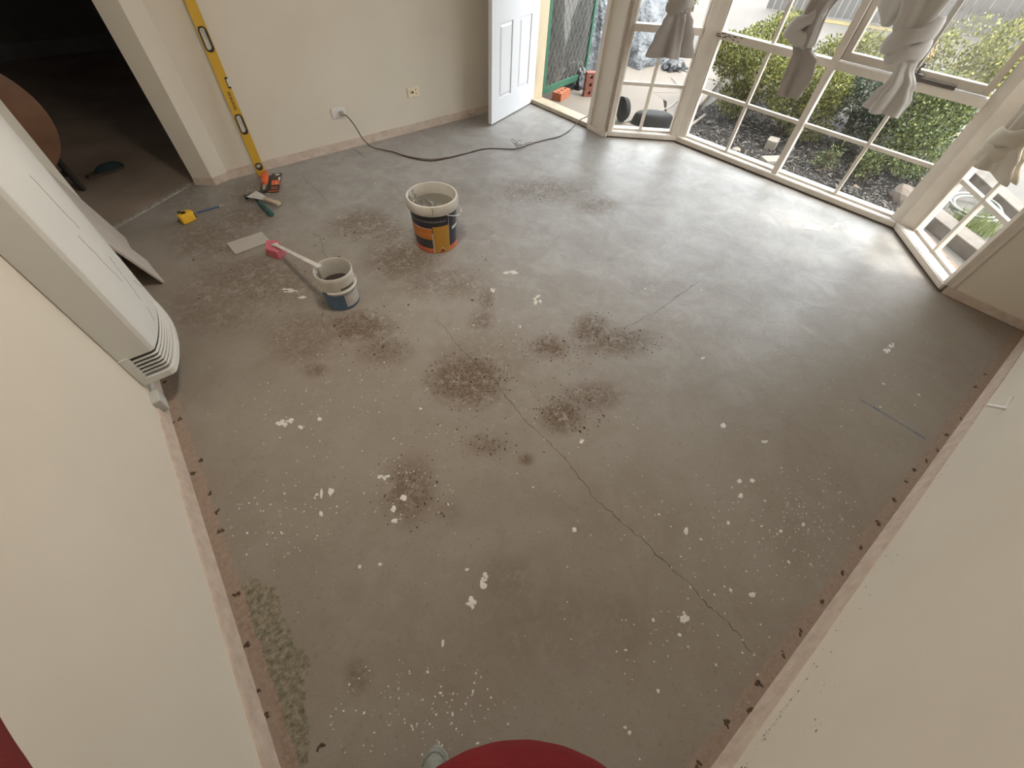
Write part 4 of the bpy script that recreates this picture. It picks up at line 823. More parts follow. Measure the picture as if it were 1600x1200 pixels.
# ------------------------------------------------------------ knotted curtains
def curtain(F, secs, folds, seed, mat, name, label, knot_mat=None, wraps=()):
    e = empty(name, F @ Vector((secs[0][1], secs[0][2], 0))); tag(e, label, 'curtain', 'curtains tied up in knots in the bay')
    off = Vector(e.location); N = 72; rs = random.Random(seed)
    ph = [rs.uniform(0, 6.28) for _ in range(5)]
    def surf(ss, twist=0.0, steps=7):
        rows = []
        for a, c in zip(ss[:-1], ss[1:]):
            for k in range(steps):
                t = k / steps; t2 = t * t * (3 - 2 * t); rows.append([lerp(x, y, t2 if i else t) for i, (x, y) in enumerate(zip(a, c))])
        rows.append(list(ss[-1])); vs = []
        for ri, (z, s, n, hs, hn, amp) in enumerate(rows):
            for k in range(N):
                t = 2 * math.pi * k / N; tw = twist * (rows[0][0] - z)
                f = 1 + 1.5 * amp * (0.55 * math.sin(folds * t + ph[0] + tw) + 0.30 * math.sin((folds + 3) * t + ph[1] - tw * .6) + .25 * math.sin(2 * t + ph[2] + z * 5))
                q = Vector((s + hs * f * math.cos(t), n + hn * f * math.sin(t), z + .012 * amp * math.sin(folds * t + ph[3])))
                vs.append(F @ q - off)
        m_ = len(rows); fs = [(i * N + k, i * N + (k + 1) % N, (i + 1) * N + (k + 1) % N, (i + 1) * N + k) for i in range(m_ - 1) for k in range(N)]
        return vs, fs
    for nm, ss, tw in secs_split(secs):
        vs, fs = surf(ss, tw); mb = MB(); mb.add(vs, fs); o = mb.build(nm, mat, e, smooth=True)
    for (z, s, n, hs, hn, tilt, th) in wraps:   # cloth wrapped round: the knot
        mb = MB(); M_ = 40; K = 10; vs = []
        for i in range(M_):
            t = 2 * math.pi * i / M_; c = Vector((s + hs * math.cos(t), n + hn * math.sin(t), z + tilt * math.cos(t)))
            rd = Vector((math.cos(t), math.sin(t), 0))
            for k in range(K):
                a = 2 * math.pi * k / K; w_ = th * (1 + .25 * math.sin(3 * t + k)); vs.append(F @ (c + rd * (math.cos(a) * .020) + Vector((0, 0, 1)) * math.sin(a) * w_) - off)
        mb.add(vs, [(i * K + k, ((i + 1) % M_) * K + k, ((i + 1) % M_) * K + (k + 1) % K, i * K + (k + 1) % K) for i in range(M_) for k in range(K)])
        mb.build('knot', knot_mat or mat, e, smooth=True)
    return e
def secs_split(secs):
    i = next(k for k, s in enumerate(secs) if s[0] <= 1.0)
    return [('drape', secs[:i + 1], 1.5), ('tail', secs[i:], 2.5)]
cg = M('taupe_curtain', (.36, .32, .29), .8, .10, 5, .2, 300); cl = M('pale_grey_curtain', (.50, .47, .43), .8, .08, 5, .2, 300); cb = M('beige_curtain', (.58, .53, .44), .85, .08, 5); sheer = M('sheer_white_net', (.62, .61, .58), .9, .04, 12)
curtain(F1, [(2.1, .36, -.10, .16, .05, .2), (1.35, .36, -.10, .13, .06, .22), (1.03, .375, -.10, .085, .06, .18), (.955, .385, -.10, .075, .05, .18), (.90, .39, -.10, .095, .055, .3), (.80, .395, -.10, .115, .06, .42), (.675, .40, -.10, .140, .065, .5)], 5, 3, cg, 'knotted_curtain', 'taupe curtain tied in knot, hem flared wide, in narrow window by door', cg, [(1.0, .375, -.10, .082, .055, .02, .045)])
curtain(F2, [(2.1, .86, -.10, .14, .05, .2), (1.35, .82, -.10, .10, .06, .22), (1.08, .735, -.10, .075, .055, .18), (.90, .755, -.10, .070, .05, .18), (.85, .80, -.10, .080, .055, .35), (.75, .815, -.10, .085, .055, .42), (.61, .82, -.10, .070, .05, .45)], 4, 5, cg, 'knotted_curtain', 'taupe curtain tied in knot hanging before left half of wide window', cl, [(1.02, .70, -.10, .085, .065, .06, .05), (.95, .715, -.10, .075, .06, -.03, .05)])
c3 = curtain(F2, [(2.1, 1.32, -.10, .20, .06, .2), (1.35, 1.30, -.10, .15, .075, .2), (1.10, 1.32, -.10, .10, .07, .15), (.985, 1.375, -.10, .075, .06, .12), (.925, 1.415, -.10, .050, .045, .15), (.84, 1.45, -.10, .075, .05, .35), (.76, 1.455, -.10, .10, .055, .4), (.67, 1.445, -.10, .105, .05, .4)], 4, 9, cl, 'knotted_curtain', 'pale grey curtain tied in the biggest knot hanging before awning window', cl, [(1.06, 1.34, -.10, .105, .075, .05, .055), (.99, 1.37, -.10, .085, .07, .02, .05)])
curtain(F3, [(2.1, .42, -.10, .16, .05, .2), (1.3, .42, -.10, .12, .06, .2), (.95, .43, -.10, .10, .06, .2), (.80, .43, -.10, .09, .055, .2), (.73, .45, -.10, .11, .06, .3), (.64, .47, -.10, .14, .06, .4)], 5, 12, cb, 'knotted_curtain', 'beige curtain bundled in narrow window by the right wall', cb, [(.79, .42, -.10, .10, .065, .03, .05), (.735, .41, -.10, .095, .06, -.02, .035)])
mb = MB(); vs = []; N = 40   # white net bunched beside the pale knot
for i in range(14):
    z = lerp(2.1, 1.075, i / 13); 
    for k in range(N): 
        t = 2 * math.pi * k / N; f = 1 + .25 * math.sin(6 * t + i * .3); r = lerp(.16, .085, i / 13) if i < 13 else .02
        vs.append(F2 @ Vector((1.17 + r * f * math.cos(t), -.06 + .03 * f * math.sin(t), z)))
mb.add(vs, [(i * N + k, i * N + (k + 1) % N, (i + 1) * N + (k + 1) % N, (i + 1) * N + k) for i in range(13) for k in range(N)])
o = mb.build('net_curtain', sheer, None, smooth=True); tag(o, 'white net curtain bunched up beside the biggest knotted curtain', 'net curtain')
for F, a, c, nm in ((F1, .03, .68, 'in narrow window by door'), (F2, .05, 1.92, 'across wide window'), (F3, .06, .70, 'in narrow window by right wall')):
    mb = MB(); mb.tube([F @ Vector((a, -.10, 2.11)), F @ Vector((c, -.10, 2.11))], .012, 10); o = mb.build('curtain_rod', hm, None, smooth=True); tag(o, 'metal curtain rod ' + nm, 'curtain rod')
    for s in (a + .03, c - .03):
        mb = MB(); mb.tube([F @ Vector((s, -.10, 2.125)), F @ Vector((s, .005, 2.14))], .008, 8); mb.build('bracket', hm, o)

# ------------------------------------------------------------ outdoors
GZ = -0.12
conc = M('path_concrete', (.165, .142, .118), .85, .10, 1.8, .3, 60); soil = M('dark_soil', (.03, .025, .02), .95, .3, 9, .6, 50); drive = M('driveway_concrete', (.105, .096, .084), .85, .08, .8)
brickm = M('orange_brick', (.36, .12, .06), .85, .12, 20, .4, 90); redb = M('dark_red_brick', (.23, .085, .06), .85, .15, 20, .4, 90)
mb = MB(); mb.box(2.5, 30, -20, 30, GZ - .06, GZ - .03); gnd = struct('ground', mb, drive)
mb = MB(); mb.prism([(3.48, 2.75), (4.35, 2.72), (4.95, 3.25), (5.05, 3.55), (4.6, 5.6), (3.48, 5.6)], GZ - .03, -.05); struct('path_slab', mb, conc, bevel=.01)
pvg = empty('path_paving', (0, 0, 0)); pvg['kind'] = 'structure'
for poly in ([(4.42, 2.78), (5.30, 2.95), (5.42, 3.30), (5.08, 3.50), (4.99, 3.22)], [(5.32, 2.96), (6.2, 3.32), (6.15, 3.62), (5.44, 3.29)], [(6.22, 3.33), (7.0, 3.65), (7.2, 4.9), (6.2, 4.9), (6.17, 3.63)], [(5.43, 3.32), (6.14, 3.64), (6.18, 4.9), (4.70, 5.5), (5.09, 3.53)]):
    mb = MB(); mb.prism(poly, GZ - .03, -.075 + random.uniform(-.004, .004)); mb.build('paving_slab', conc, pvg, bevel=.006)
mb = MB(); mb.prism([(3.6, -.2), (4.12, .3), (3.92, 2.40), (3.55, 2.78), (4.4, 2.73), (5.35, 2.93), (6.9, 3.3), (6.9, .55), (5.25, .45), (4.35, .25)], GZ - .03, GZ); bed = struct('garden_bed', mb, soil)
bedpoly = [(4.16, .40), (3.98, 2.42), (3.72, 2.72), (4.4, 2.72), (5.35, 2.9), (6.7, 3.2), (6.7, .65), (5.1, .48)]
mb = MB(); cnt = 0
mch = [M('mulch_dark', (.014, .012, .011), .9, .2, 30), M('mulch_grey', (.10, .094, .088), .85, .2, 30), M('mulch_tan', (.24, .215, .185), .85, .2, 30)]
while cnt < 9000:
    x, y = random.uniform(3.7, 6.2), random.uniform(.4, 3.1)
    if not inside(np.array([x]), np.array([y]), bedpoly)[0]: continue
    l = random.uniform(.018, .055); w_ = random.uniform(.006, .014); a = random.uniform(0, 6.28); ti = random.uniform(-.5, .5); cnt += 1
    T_ = Matrix.Translation((x, y, GZ + random.uniform(.002, .022))) @ Matrix.Rotation(a, 4, 'Z') @ Matrix.Rotation(ti, 4, 'Y')
    vs = [T_ @ Vector(q) for q in ((-l / 2, -w_ / 2, 0), (l / 2, -w_ / 2, 0), (l / 2, w_ / 2, 0), (-l / 2, w_ / 2, 0), (0, 0, w_ * .6))]
    mb.add(vs, [(0, 1, 4), (1, 2, 4), (2, 3, 4), (3, 0, 4), (3, 2, 1, 0)], random.choices((0, 1, 2), (.60, .27, .13))[0])
o = mb.build('bark_mulch', mch, None, kind='stuff'); tag(o, 'dark bark mulch covering the garden bed outside bay', 'mulch')

# shrubs: stems plus leaf cloud
def leafmat(nm, c1, c2, c3):
    m = bpy.data.materials.new(nm); nt, b = nodes_of(m); a = attr(nt, 'tone')
    col = mix(nt, mrange(nt, a, 0, .55), (*c1, 1), (*c2, 1)); col = mix(nt, mrange(nt, a, .55, 1), col, (*c3, 1)); nt.links.new(col, b.inputs['Base Color'])
    b.inputs['Roughness'].default_value = .45
    tl = nt.nodes.new('ShaderNodeBsdfTranslucent'); nt.links.new(col, tl.inputs[0]); mx = nt.nodes.new('ShaderNodeMixShader'); mx.inputs[0].default_value = .3
    out = [n for n in nt.nodes if n.type == 'OUTPUT_MATERIAL'][0]; nt.links.new(b.outputs[0], mx.inputs[1]); nt.links.new(tl.outputs[0], mx.inputs[2]); nt.links.new(mx.outputs[0], out.inputs[0]); return m
lm_y = leafmat('leaf_yellow_green', (.022, .032, .008), (.105, .118, .022), (.40, .38, .10)); lm_g = leafmat('leaf_green', (.014, .026, .009), (.06, .086, .024), (.29, .31, .10)); lm_d = leafmat('leaf_dark', (.012, .02, .012), (.035, .052, .03), (.13, .16, .10))
barkm = M('shrub_bark', (.12, .09, .065), .9, .2, 20)
def shrub(label, x, y, rx, ry, h, n, mat, lsize=.022, seed=0, z0=GZ, lumps=7):
    e = empty('garden_shrub', (x, y, z0)); tag(e, label, 'shrub', 'shrubs outside the bay')
    r_ = np.random.default_rng(seed); rr = random.Random(seed)
    L = [(0, 0, h * .55, .8)] + [(rr.uniform(-.55, .55), rr.uniform(-.6, .6), h * rr.uniform(.25, .82), rr.uniform(.38, .6)) for _ in range(lumps)]
    li = r_.integers(0, len(L), n); d = r_.normal(size=(n, 3)); d /= np.linalg.norm(d, axis=1, keepdims=True); rad_ = r_.random(n) ** .33
    A = np.array(L); c = np.stack([A[li, 0] * rx, A[li, 1] * ry, A[li, 2]], 1); sc = A[li, 3:4] * np.array([[rx, ry, h * .48]])
    P = c + d * sc * (rad_[:, None] * .55 + .45) + r_.normal(size=(n, 3)) * .015; P[:, 2] = np.maximum(P[:, 2], .03 + .05 * r_.random(n))
    ax = d * .6 + r_.normal(size=(n, 3)) * .8 + np.array([[0, 0, .4]]); ax /= np.linalg.norm(ax, axis=1, keepdims=True)
    sd = np.cross(ax, r_.normal(size=(n, 3))); sd /= np.linalg.norm(sd, axis=1, keepdims=True)
    l = lsize * (.7 + .7 * r_.random((n, 1))); w_ = l * .30
    v = np.stack([P, P + ax * l * .5 + sd * w_, P + ax * l, P + ax * l * .5 - sd * w_], 1).reshape(-1, 3)
    q = np.arange(n * 4).reshape(n, 4)
    me = bpy.data.meshes.new('foliage'); me.from_pydata(v.tolist(), [], q.tolist()); me.materials.append(mat)
    tone = np.clip(.55 * r_.random(n) + .3 * r_.random(n) + .14 * r_.normal(size=n) + .12, 0, 1)
    at = me.attributes.new('tone', 'FLOAT', 'POINT'); at.data.foreach_set('value', np.repeat(tone, 4).astype(np.float32))
    o = bpy.data.objects.new('foliage', me); COL.objects.link(o); o.parent = e; o['kind'] = 'stuff'
    mb = MB()
    for k in range(9):
        a = rr.uniform(0, 6.28); t = Vector((math.cos(a) * rx * .6, math.sin(a) * ry * .6, h * rr.uniform(.5, .8)))
        mb.tube([(rr.uniform(-.04, .04), rr.uniform(-.04, .04), 0), t * .45 + Vector((0, 0, h * .12)), t], [.012, .008, .003], 6)
    mb.build('stems', barkm, e); return e
shrub('yellow-green shrub outside nearest the path, behind left half of wide window', 5.45, 2.62, .42, .42, .76, 11000, lm_y, .026, 1)
shrub('tall sunlit yellow-green shrub behind the taupe knotted curtain', 6.25, 2.80, .46, .42, .90, 10000, lm_y, .028, 2)
shrub('bright green shrub outside behind middle of wide window', 5.45, 1.98, .42, .38, .68, 11000, lm_y, .024, 3)
shrub('dark green loose shrub outside by the thick window mullion', 5.72, 1.45, .34, .32, .74, 7000, lm_d, .026, 4)
shrub('dense green shrub outside behind right half of wide window', 5.55, .92, .42, .36, .80, 12000, lm_g, .024, 5)
shrub('low yellow-green shrub in front of the sleepers outside', 5.08, .98, .13, .13, .26, 1800, lm_g, .022, 6)
shrub('large hazy green shrub seen through the awning window screen', 6.5, 1.15, .46, .55, 1.15, 12000, lm_y, .030, 7)
shrub('yellow-green shrub in back row behind middle of hedge', 6.35, 2.0, .42, .42, .85, 9000, lm_y, .028, 14)
shrub('small grey-green sprig growing in mulch by the mullion', 5.02, 1.30, .14, .12, .26, 420, lm_g, .022, 8)
shrub('pale leafy shrub growing behind the grey tarpaulin', 7.6, 5.4, .7, .6, 1.25, 6000, lm_y, .04, 9, GZ)
shrub('dark shrub in shade behind the green security door', 4.2, 6.0, .5, .5, 1.6, 6000, lm_d, .04, 10, -.05)
shrub('low shrub beyond the path beside the tarpaulin', 7.0, 3.45, .35, .3, .5, 2600, lm_y, .028, 11)
mb = MB(); n_ = 900; vs = []
r_ = random.Random(5)
gr_m = M('grass_green', (.20, .24, .07), .7, .25, 10)
for k in range(n_):
    x, y = 5.16 + r_.gauss(0, .12), .02 + r_.gauss(0, .09); h_ = r_.uniform(.03, .09); a = r_.uniform(0, 6.28); dx, dy = .004 * math.cos(a), .004 * math.sin(a); lx, ly_ = r_.gauss(0, .02), r_.gauss(0, .02)
    mb.add([(x - dx, y - dy, GZ), (x + dx, y + dy, GZ), (x + lx, y + ly_, GZ + h_)], [(0, 1, 2)])
o = mb.build('grass_tuft', gr_m, None, kind='stuff'); tag(o, 'green grass tuft beside hose and sleepers outside right window', 'grass')

# timber sleepers, hose, stones
def sleeper(label, a, c, w_, z0, z1):
    a = Vector((*a, 0)); c = Vector((*c, 0)); u = (c - a).normalized(); n = Vector((-u.y, u.x, 0)) * w_ / 2
    mb = MB(); mb.hexa([a - n + Vector((0, 0, z0)), c - n + Vector((0, 0, z0)), c + n + Vector((0, 0, z0)), a + n + Vector((0, 0, z0)), a - n + Vector((0, 0, z1)), c - n + Vector((0, 0, z1)), c + n + Vector((0, 0, z1)), a + n + Vector((0, 0, z1))])
    o = mb.build('timber_sleeper', timber_m, None, bevel=.008); tag(o, label, 'sleeper', 'timber garden sleepers'); return o
sleeper('weathered sleeper nearest the right window sill outside', (5.05, .46), (4.50, -.36), .17, GZ - .03, -.05)
sleeper('second weathered sleeper beyond grass outside right window', (6.4, .50), (5.35, -.45), .14, GZ - .03, -.05)
mb = MB(); hs = []
for k in range(60):
    t = k / 59 * 2 * math.pi * 2.1; r = .24 + .03 * math.sin(t * .7); hs.append((5.45 + r * math.cos(t + 2.2), .12 + r * .75 * math.sin(t + 2.2), GZ + .02 + .012 * k / 59 * 2))
mb.tube(hs, .011, 8); o = mb.build('garden_hose', M('grey_green_hose', (.20, .21, .18), .5, .1, 10), None, smooth=True); tag(o, 'coiled grey-green garden hose lying outside right window', 'hose')
def stone(label, x, y, sx, sy, sz, mat, rz=0, z=GZ, nm='garden_stone', cat='stone'):
    bm = bmesh.new(); bmesh.ops.create_icosphere(bm, subdivisions=2, radius=1)
    for v in bm.verts:
        k = 1 + .22 * noise.noise(v.co * 1.7 + Vector((x * 9, y * 7, 0))); v.co = Vector((v.co.x * sx * k, v.co.y * sy * k, max(-.5, v.co.z) * sz * k))
    me = bpy.data.meshes.new(nm); bm.to_mesh(me); bm.free(); me.materials.append(mat); o = bpy.data.objects.new(nm, me); COL.objects.link(o); o.location = (x, y, z + sz * .45); o.rotation_euler[2] = rz
    return tag(o, label, cat)
rock = M('tan_rock', (.17, .135, .11), .9, .2, 12, .5, 40)
stone('tan rock at the right corner of the wide window outside', 5.05, .60, .12, .09, .09, rock)
stone('grey broken concrete lump beside path cable', 4.92, 2.92, .26, .10, .10, M('grey_rubble', (.13, .12, .11), .9, .25, 14, .6, 40), .45)
stone('small pale stone in mulch under left half of wide window', 4.62, 2.02, .05, .045, .03, M('pale_stone', (.26, .22, .18), .8, .1, 20))
def slab_(label, x, y, rz, l, w_, h, mat, nm='paver_piece', cat='paver', g='paver pieces in the mulch'):
    mb = MB(); mb.box(-l / 2, l / 2, -w_ / 2, w_ / 2, 0, h); o = mb.build(nm, mat, None, bevel=.004); o.location = (x, y, GZ + .005); o.rotation_euler = (0, 0, rz); return tag(o, label, cat, g)
palep = M('pale_paver', (.27, .24, .20), .8, .08, 14, .3, 60)
slab_('pale square paver piece standing in mulch left of thick mullion', 5.00, 1.86, .3, .14, .10, .09, palep); slab_('flatter pale paver piece nearer the sill by thick mullion', 4.68, 1.66, -.5, .20, .12, .05, palep)
slab_('thin tan tile chip lying on mulch right of centre', 4.93, .93, .8, .07, .03, .012, M('tan_chip', (.32, .25, .15), .6))
slab_('small orange brick edging piece under right window outside', 4.36, .13, .78, .34, .07, .06, brickm, 'edging_brick', 'brick', 'edging bricks'); 
slab_('orange brick edging piece nearer right wall outside', 4.11, -.12, .78, .30, .07, .06, brickm, 'edging_brick', 'brick', 'edging bricks')
# cored bricks and plastic by the front step
def cored_brick(label, T_, mat):
    e = empty('cored_brick', T=T_); tag(e, label, 'brick', 'loose cored bricks')
    L_, W_, H_ = .23, .11, .076; bm = bmesh.new(); N = 12; hx = [-.07, 0, .07]; r = .019
    mb = MB(); xs = [-L_ / 2, -.036, .036, L_ / 2]
    for i, cx in enumerate(hx):
        a, c = xs[i], xs[i + 1]; sq = []; ci = []
        for k in range(N * 2):
            t = 2 * math.pi * k / (N * 2); dx, dy = math.cos(t), math.sin(t); hw_ = (c - a) / 2; mx_ = (a + c) / 2
            s = 1 / max(abs(dx) / hw_, abs(dy) / (W_ / 2)); sq.append((mx_ + dx * s, dy * s)); ci.append((mx_ + (cx - mx_) * 0 + r * dx, r * dy))
        n2 = N * 2
        for z, fl in ((0, True), (H_, False)):
            vs = [(x, y, z) for x, y in sq] + [(x, y, z) for x, y in ci]; mb.add(vs, [((k, n2 + k, n2 + (k + 1) % n2, (k + 1) % n2) if fl else (k, (k + 1) % n2, n2 + (k + 1) % n2, n2 + k)) for k in range(n2)])
        vs = [(x, y, 0) for x, y in ci] + [(x, y, H_) for x, y in ci]; mb.add(vs, [((k + 1) % n2, k, n2 + k, n2 + (k + 1) % n2) for k in range(n2)])
    for a, c in (((-L_ / 2, -W_ / 2), (L_ / 2, -W_ / 2)), ((L_ / 2, -W_ / 2), (L_ / 2, W_ / 2)), ((L_ / 2, W_ / 2), (-L_ / 2, W_ / 2)), ((-L_ / 2, W_ / 2), (-L_ / 2, -W_ / 2))):
        mb.add([(*a, 0), (*c, 0), (*c, H_), (*a, H_)], [(0, 1, 2, 3)])
    mb.build('brick_body', mat, e); return e
cored_brick('orange cored brick lying under the green security door', Matrix.Translation((3.90, 3.90, -.05)) @ Matrix.Rotation(.35, 4, 'Z'), brickm)
cored_brick('dark red cored brick standing on end beside black plastic', Matrix.Translation((4.25, 3.83, .065)) @ Matrix.Rotation(-.55, 4, 'Z') @ Matrix.Rotation(math.pi / 2, 4, 'Y') @ Matrix.Rotation(math.pi / 2, 4, 'X'), redb)
def sheet(nm, label, cat, x, y, z0, rx, ry, h, mat, seed, pleat=.12, fall=1.6, rot=0):
    e = MB(); N, K = 80, 26; vs = []
    for i in range(K + 1):
        t = i / K
        for k in range(N):
            a = 2 * math.pi * k / N; d = Vector((math.cos(a), math.sin(a), 0))
            f = 1 + pleat * t * (math.sin(a * 7 + seed) * .6 + math.sin(a * 13 + seed * 2 + t * 4) * .4) + .18 * noise.noise(Vector((d.x * 1.3 + seed, d.y * 1.3, t * 1.5)))
            rr = t ** .62 * f * (1 + .10 * noise.noise(Vector((d.x * 4 + seed, d.y * 4, t * 5))) + .06 * noise.noise(Vector((d.x * 11, d.y * 11 + seed, t * 12)))); zz = h * (1 - t ** fall) + .05 * h * noise.noise(Vector((d.x * 3 * t, d.y * 3 * t, seed))) * (1 - t)
            px, py = rx * rr * d.x, ry * rr * d.y; vs.append((px * math.cos(rot) - py * math.sin(rot), px * math.sin(rot) + py * math.cos(rot), max(zz, .004)))
    e.add(vs, [(i * N + k, i * N + (k + 1) % N, (i + 1) * N + (k + 1) % N, (i + 1) * N + k)[::1] for i in range(K) for k in range(N)])
    o = e.build(nm, mat, None, smooth=True); o.location = (x, y, z0); return tag(o, label, cat)
tarpm = M('grey_tarpaulin', (.13, .142, .155), .45, .25, 5, 1.0, 9, dist=.06); blkp = M('black_plastic_sheet', (.025, .026, .03), .28, .2, 5, .5, 30, dist=.01)
sheet('tarpaulin', 'grey tarpaulin draped over a heap beside the path', 'tarpaulin', 6.25, 4.85, -.08, .80, .62, .80, tarpm, 1.3, rot=.5)
sheet('tarpaulin', 'bluish grey tarpaulin heap standing behind security door edge', 'tarpaulin', 4.98, 4.62, -.06, .26, .26, .95, tarpm, 4.1)
sheet('tarpaulin', 'charcoal tarpaulin heap added to darken the view behind the green security door', 'tarpaulin', 4.12, 4.72, -.05, .40, .38, 1.5, M('darkening_tarp', (.055, .056, .06), .5, .3, 4, .5, 22, dist=.02), 6.1, fall=3)  # tall dark heap added to block light behind the screen door
sheet('plastic_sheet', 'crumpled black plastic sheet beside the standing brick', 'plastic sheet', 4.33, 4.13, -.05, .20, .16, .24, blkp, 2.2, .2)
sheet('plastic_bag', 'black plastic bundle at foot of the grey tarpaulin', 'plastic bag', 6.1, 3.98, -.075, .20, .13, .13, blkp, 7.2, .2)
def tub(label, x, y, z, rx, ry, h, tilt, rz):
    T_ = Matrix.Translation((x, y, z)) @ Matrix.Rotation(rz, 4, 'Z') @ Matrix.Rotation(tilt, 4, 'Y') @ Matrix.Diagonal((rx, ry, 1, 1))
    mb = MB(); mb.lathe([(1.0, 0), (1.06, 0), (1.06, .05 * h), (1.0, .08 * h), (.94, .55 * h), (.86, .86 * h), (.74, .97 * h), (.5, h), (0, .99 * h)], 32, T=T_); o = mb.build('black_tub', M('black_tub_plastic', (.012, .012, .013), .65, .1, 10, spec=.2), None, smooth=True); return tag(o, label, 'tub', 'black plastic tubs under the narrow window')
tub('wide black plastic tub upside down outside under narrow window', 4.24, 2.84, -.05, .22, .11, .11, 0, -.75)
tub('narrow black plastic tub standing on edge outside beside the post', 3.965, 3.06, .065, .115, .085, .07, 1.45, -.2)
mb = MB(); pts = ckpt([(3.66, 3.19, -.03), (3.9, 3.05, -.045), (4.3, 3.0, -.04), (4.7, 3.02, -.035), (5.0, 3.12, -.06), (5.4, 3.3, -.068), (5.75, 3.75, -.068)], 6); mb.tube(pts, .005, 6); o = mb.build('outdoor_cable', M('grey_cable', (.30, .27, .24), .5), None, smooth=True); tag(o, 'thin grey cable running along path outside narrow window', 'cable')
mb = MB(); mb.tube([(4.55, 2.62, GZ + .02), (5.05, 2.72, GZ + .05)], .014, 8); o = mb.build('garden_stake', M('grey_stake', (.24, .21, .18), .8, .2, 12), None); tag(o, 'grey wooden stake lying on mulch by the path', 'stake')

# paling fence far across the driveway
fe = empty('paling_fence', (12.4, 2.0, GZ)); tag(fe, 'long grey timber paling fence across the driveway', 'fence')
fm = M('fence_grey', (.13, .122, .113), .85, .2, 4, .3, 30); fb = None; fu = Vector((.55, -1, 0)).normalized()
a0 = Vector((11.6, 5.7, GZ - .02)) - Vector(fe.location)
for k in range(90):
    p = a0 + fu * k * .135; zt = 1.75 + random.uniform(-.03, .02)
    n_ = Vector((fu.y, -fu.x, 0)); j = random.uniform(-.006, .006)
    if fb is None:
        mb = MB(); mb.box(-.062, .062, -.009, .009, 0, 1.75); fb = mb.build('paling', fm, fe, bevel=0); o = fb
    else: o = fb.copy(); COL.objects.link(o); o.parent = fe
    o.location = p + n_ * j; o.rotation_euler = (0, 0, math.atan2(fu.y, fu.x)); o.scale = (1, 1, zt / 1.75)
for z in (.35, 1.4):
    mb = MB(); q = a0 + fu * 6.0; mb.box(-6.1, 6.1, .012, .05, z - .04, z + .04, T=Matrix.Translation(q) @ Matrix.Rotation(math.atan2(fu.y, fu.x), 4, 'Z')); mb.build('rail', fm, fe)
mb = MB(); mb.prism([(11.3, 5.0), (11.6, 5.3), (12.5, 3.5), (12.3, 3.3)], GZ - .03, GZ - .02); struct('grass_verge', mb, M('dry_yellow_grass', (.22, .18, .08), .95, .2, 8, .4, 40))
stone('orange-brown pile of bricks by the fence seen through awning window', 10.4, 2.35, .30, .2, .2, M('terracotta_pile', (.50, .26, .15), .85, .2, 10), nm='brick_pile', cat='pile')
# outside skin of the house beside the door, in shade behind the screen door
mb = MB(); mb.box(3.50, 3.62, 4.02, 8.0, -.15, CEIL + .1); struct('wall_outside', mb, M('outer_brick_wall', (.30, .17, .12), .9, .15, 14))

# ------------------------------------------------------------ the photographer: red jumper, dark trousers, grey mesh shoes
PT = Matrix(((.666, -.746, 0, -.103), (.746, .666, 0, -.187), (0, 0, 1, 0), (0, 0, 0, 1)))   # local x forward, y left
person = empty('person', T=PT); tag(person, 'person in red jumper standing in corner holding up a phone', 'person')
def cone_pts(mb, a, b_, r0, r1, n=16, k=8):
    a, b_ = Vector(a), Vector(b_); mb.tube([a.lerp(b_, i / k) for i in range(k + 1)], [lerp(r0, r1, i / k) for i in range(k + 1)], n); mb.ball(a, r0, 8); mb.ball(b_, r1, 8)
body = MB()
body.ball((-.01, 0, .94), 1, 14, 0, (.125, .175, .14)); body.ball((.022, 0, 1.09), 1, 16, 0, (.158, .172, .17)); body.ball((.0, 0, 1.28), 1, 16, 0, (.120, .180, .19)); body.ball((.014, 0, 1.185), 1, 14, 0, (.142, .172, .15)); body.ball((.008, 0, 1.0), 1, 14, 0, (.142, .174, .13)); body.ball((-.01, 0, 1.40), 1, 14, 0, (.085, .185, .09))
cone_pts(body, (-.015, 0, 1.42), (.0, 0, 1.56), .062, .056)
# head
body.ball((.012, 0, 1.655), 1, 18, 0, (.098, .076, .112)); body.ball((.045, 0, 1.595), 1, 12, 0, (.052, .052, .045)); body.ball((.030, 0, 1.635), 1, 12, 0, (.075, .068, .07))
body.tube([(.098, 0, 1.672), (.112, 0, 1.650), (.122, 0, 1.632), (.106, 0, 1.622)], [.008, .011, .014, .008], 10)
for s in (1, -1):
    body.ball((.005, s * .076, 1.640), 1, 8, 0, (.016, .009, .030)); body.ball((.104, s * .008, 1.628), .008, 6)
    body.ball((.092, s * .030, 1.676), 1, 8, 0, (.012, .022, .008))
body.ball((.095, 0, 1.600), 1, 10, 0, (.010, .024, .006)); body.ball((.093, 0, 1.588), 1, 10, 0, (.010, .021, .006))
# legs
for s in (1, -1):
    fy = (-.075, .172) if s > 0 else (-.13, -.105); cone_pts(body, (-.01, s * .085, .90), (fy[0] * .4 + .02, (s * .085 + fy[1]) / 2, .49), .092, .060); cone_pts(body, (fy[0] * .4 + .02, (s * .085 + fy[1]) / 2, .49), (fy[0] - .01, fy[1], .10), .060, .042)
    body.ball((fy[0] * .6, (s * .085 + 2 * fy[1]) / 3, .36), 1, 10, 0, (.058, .052, .12))
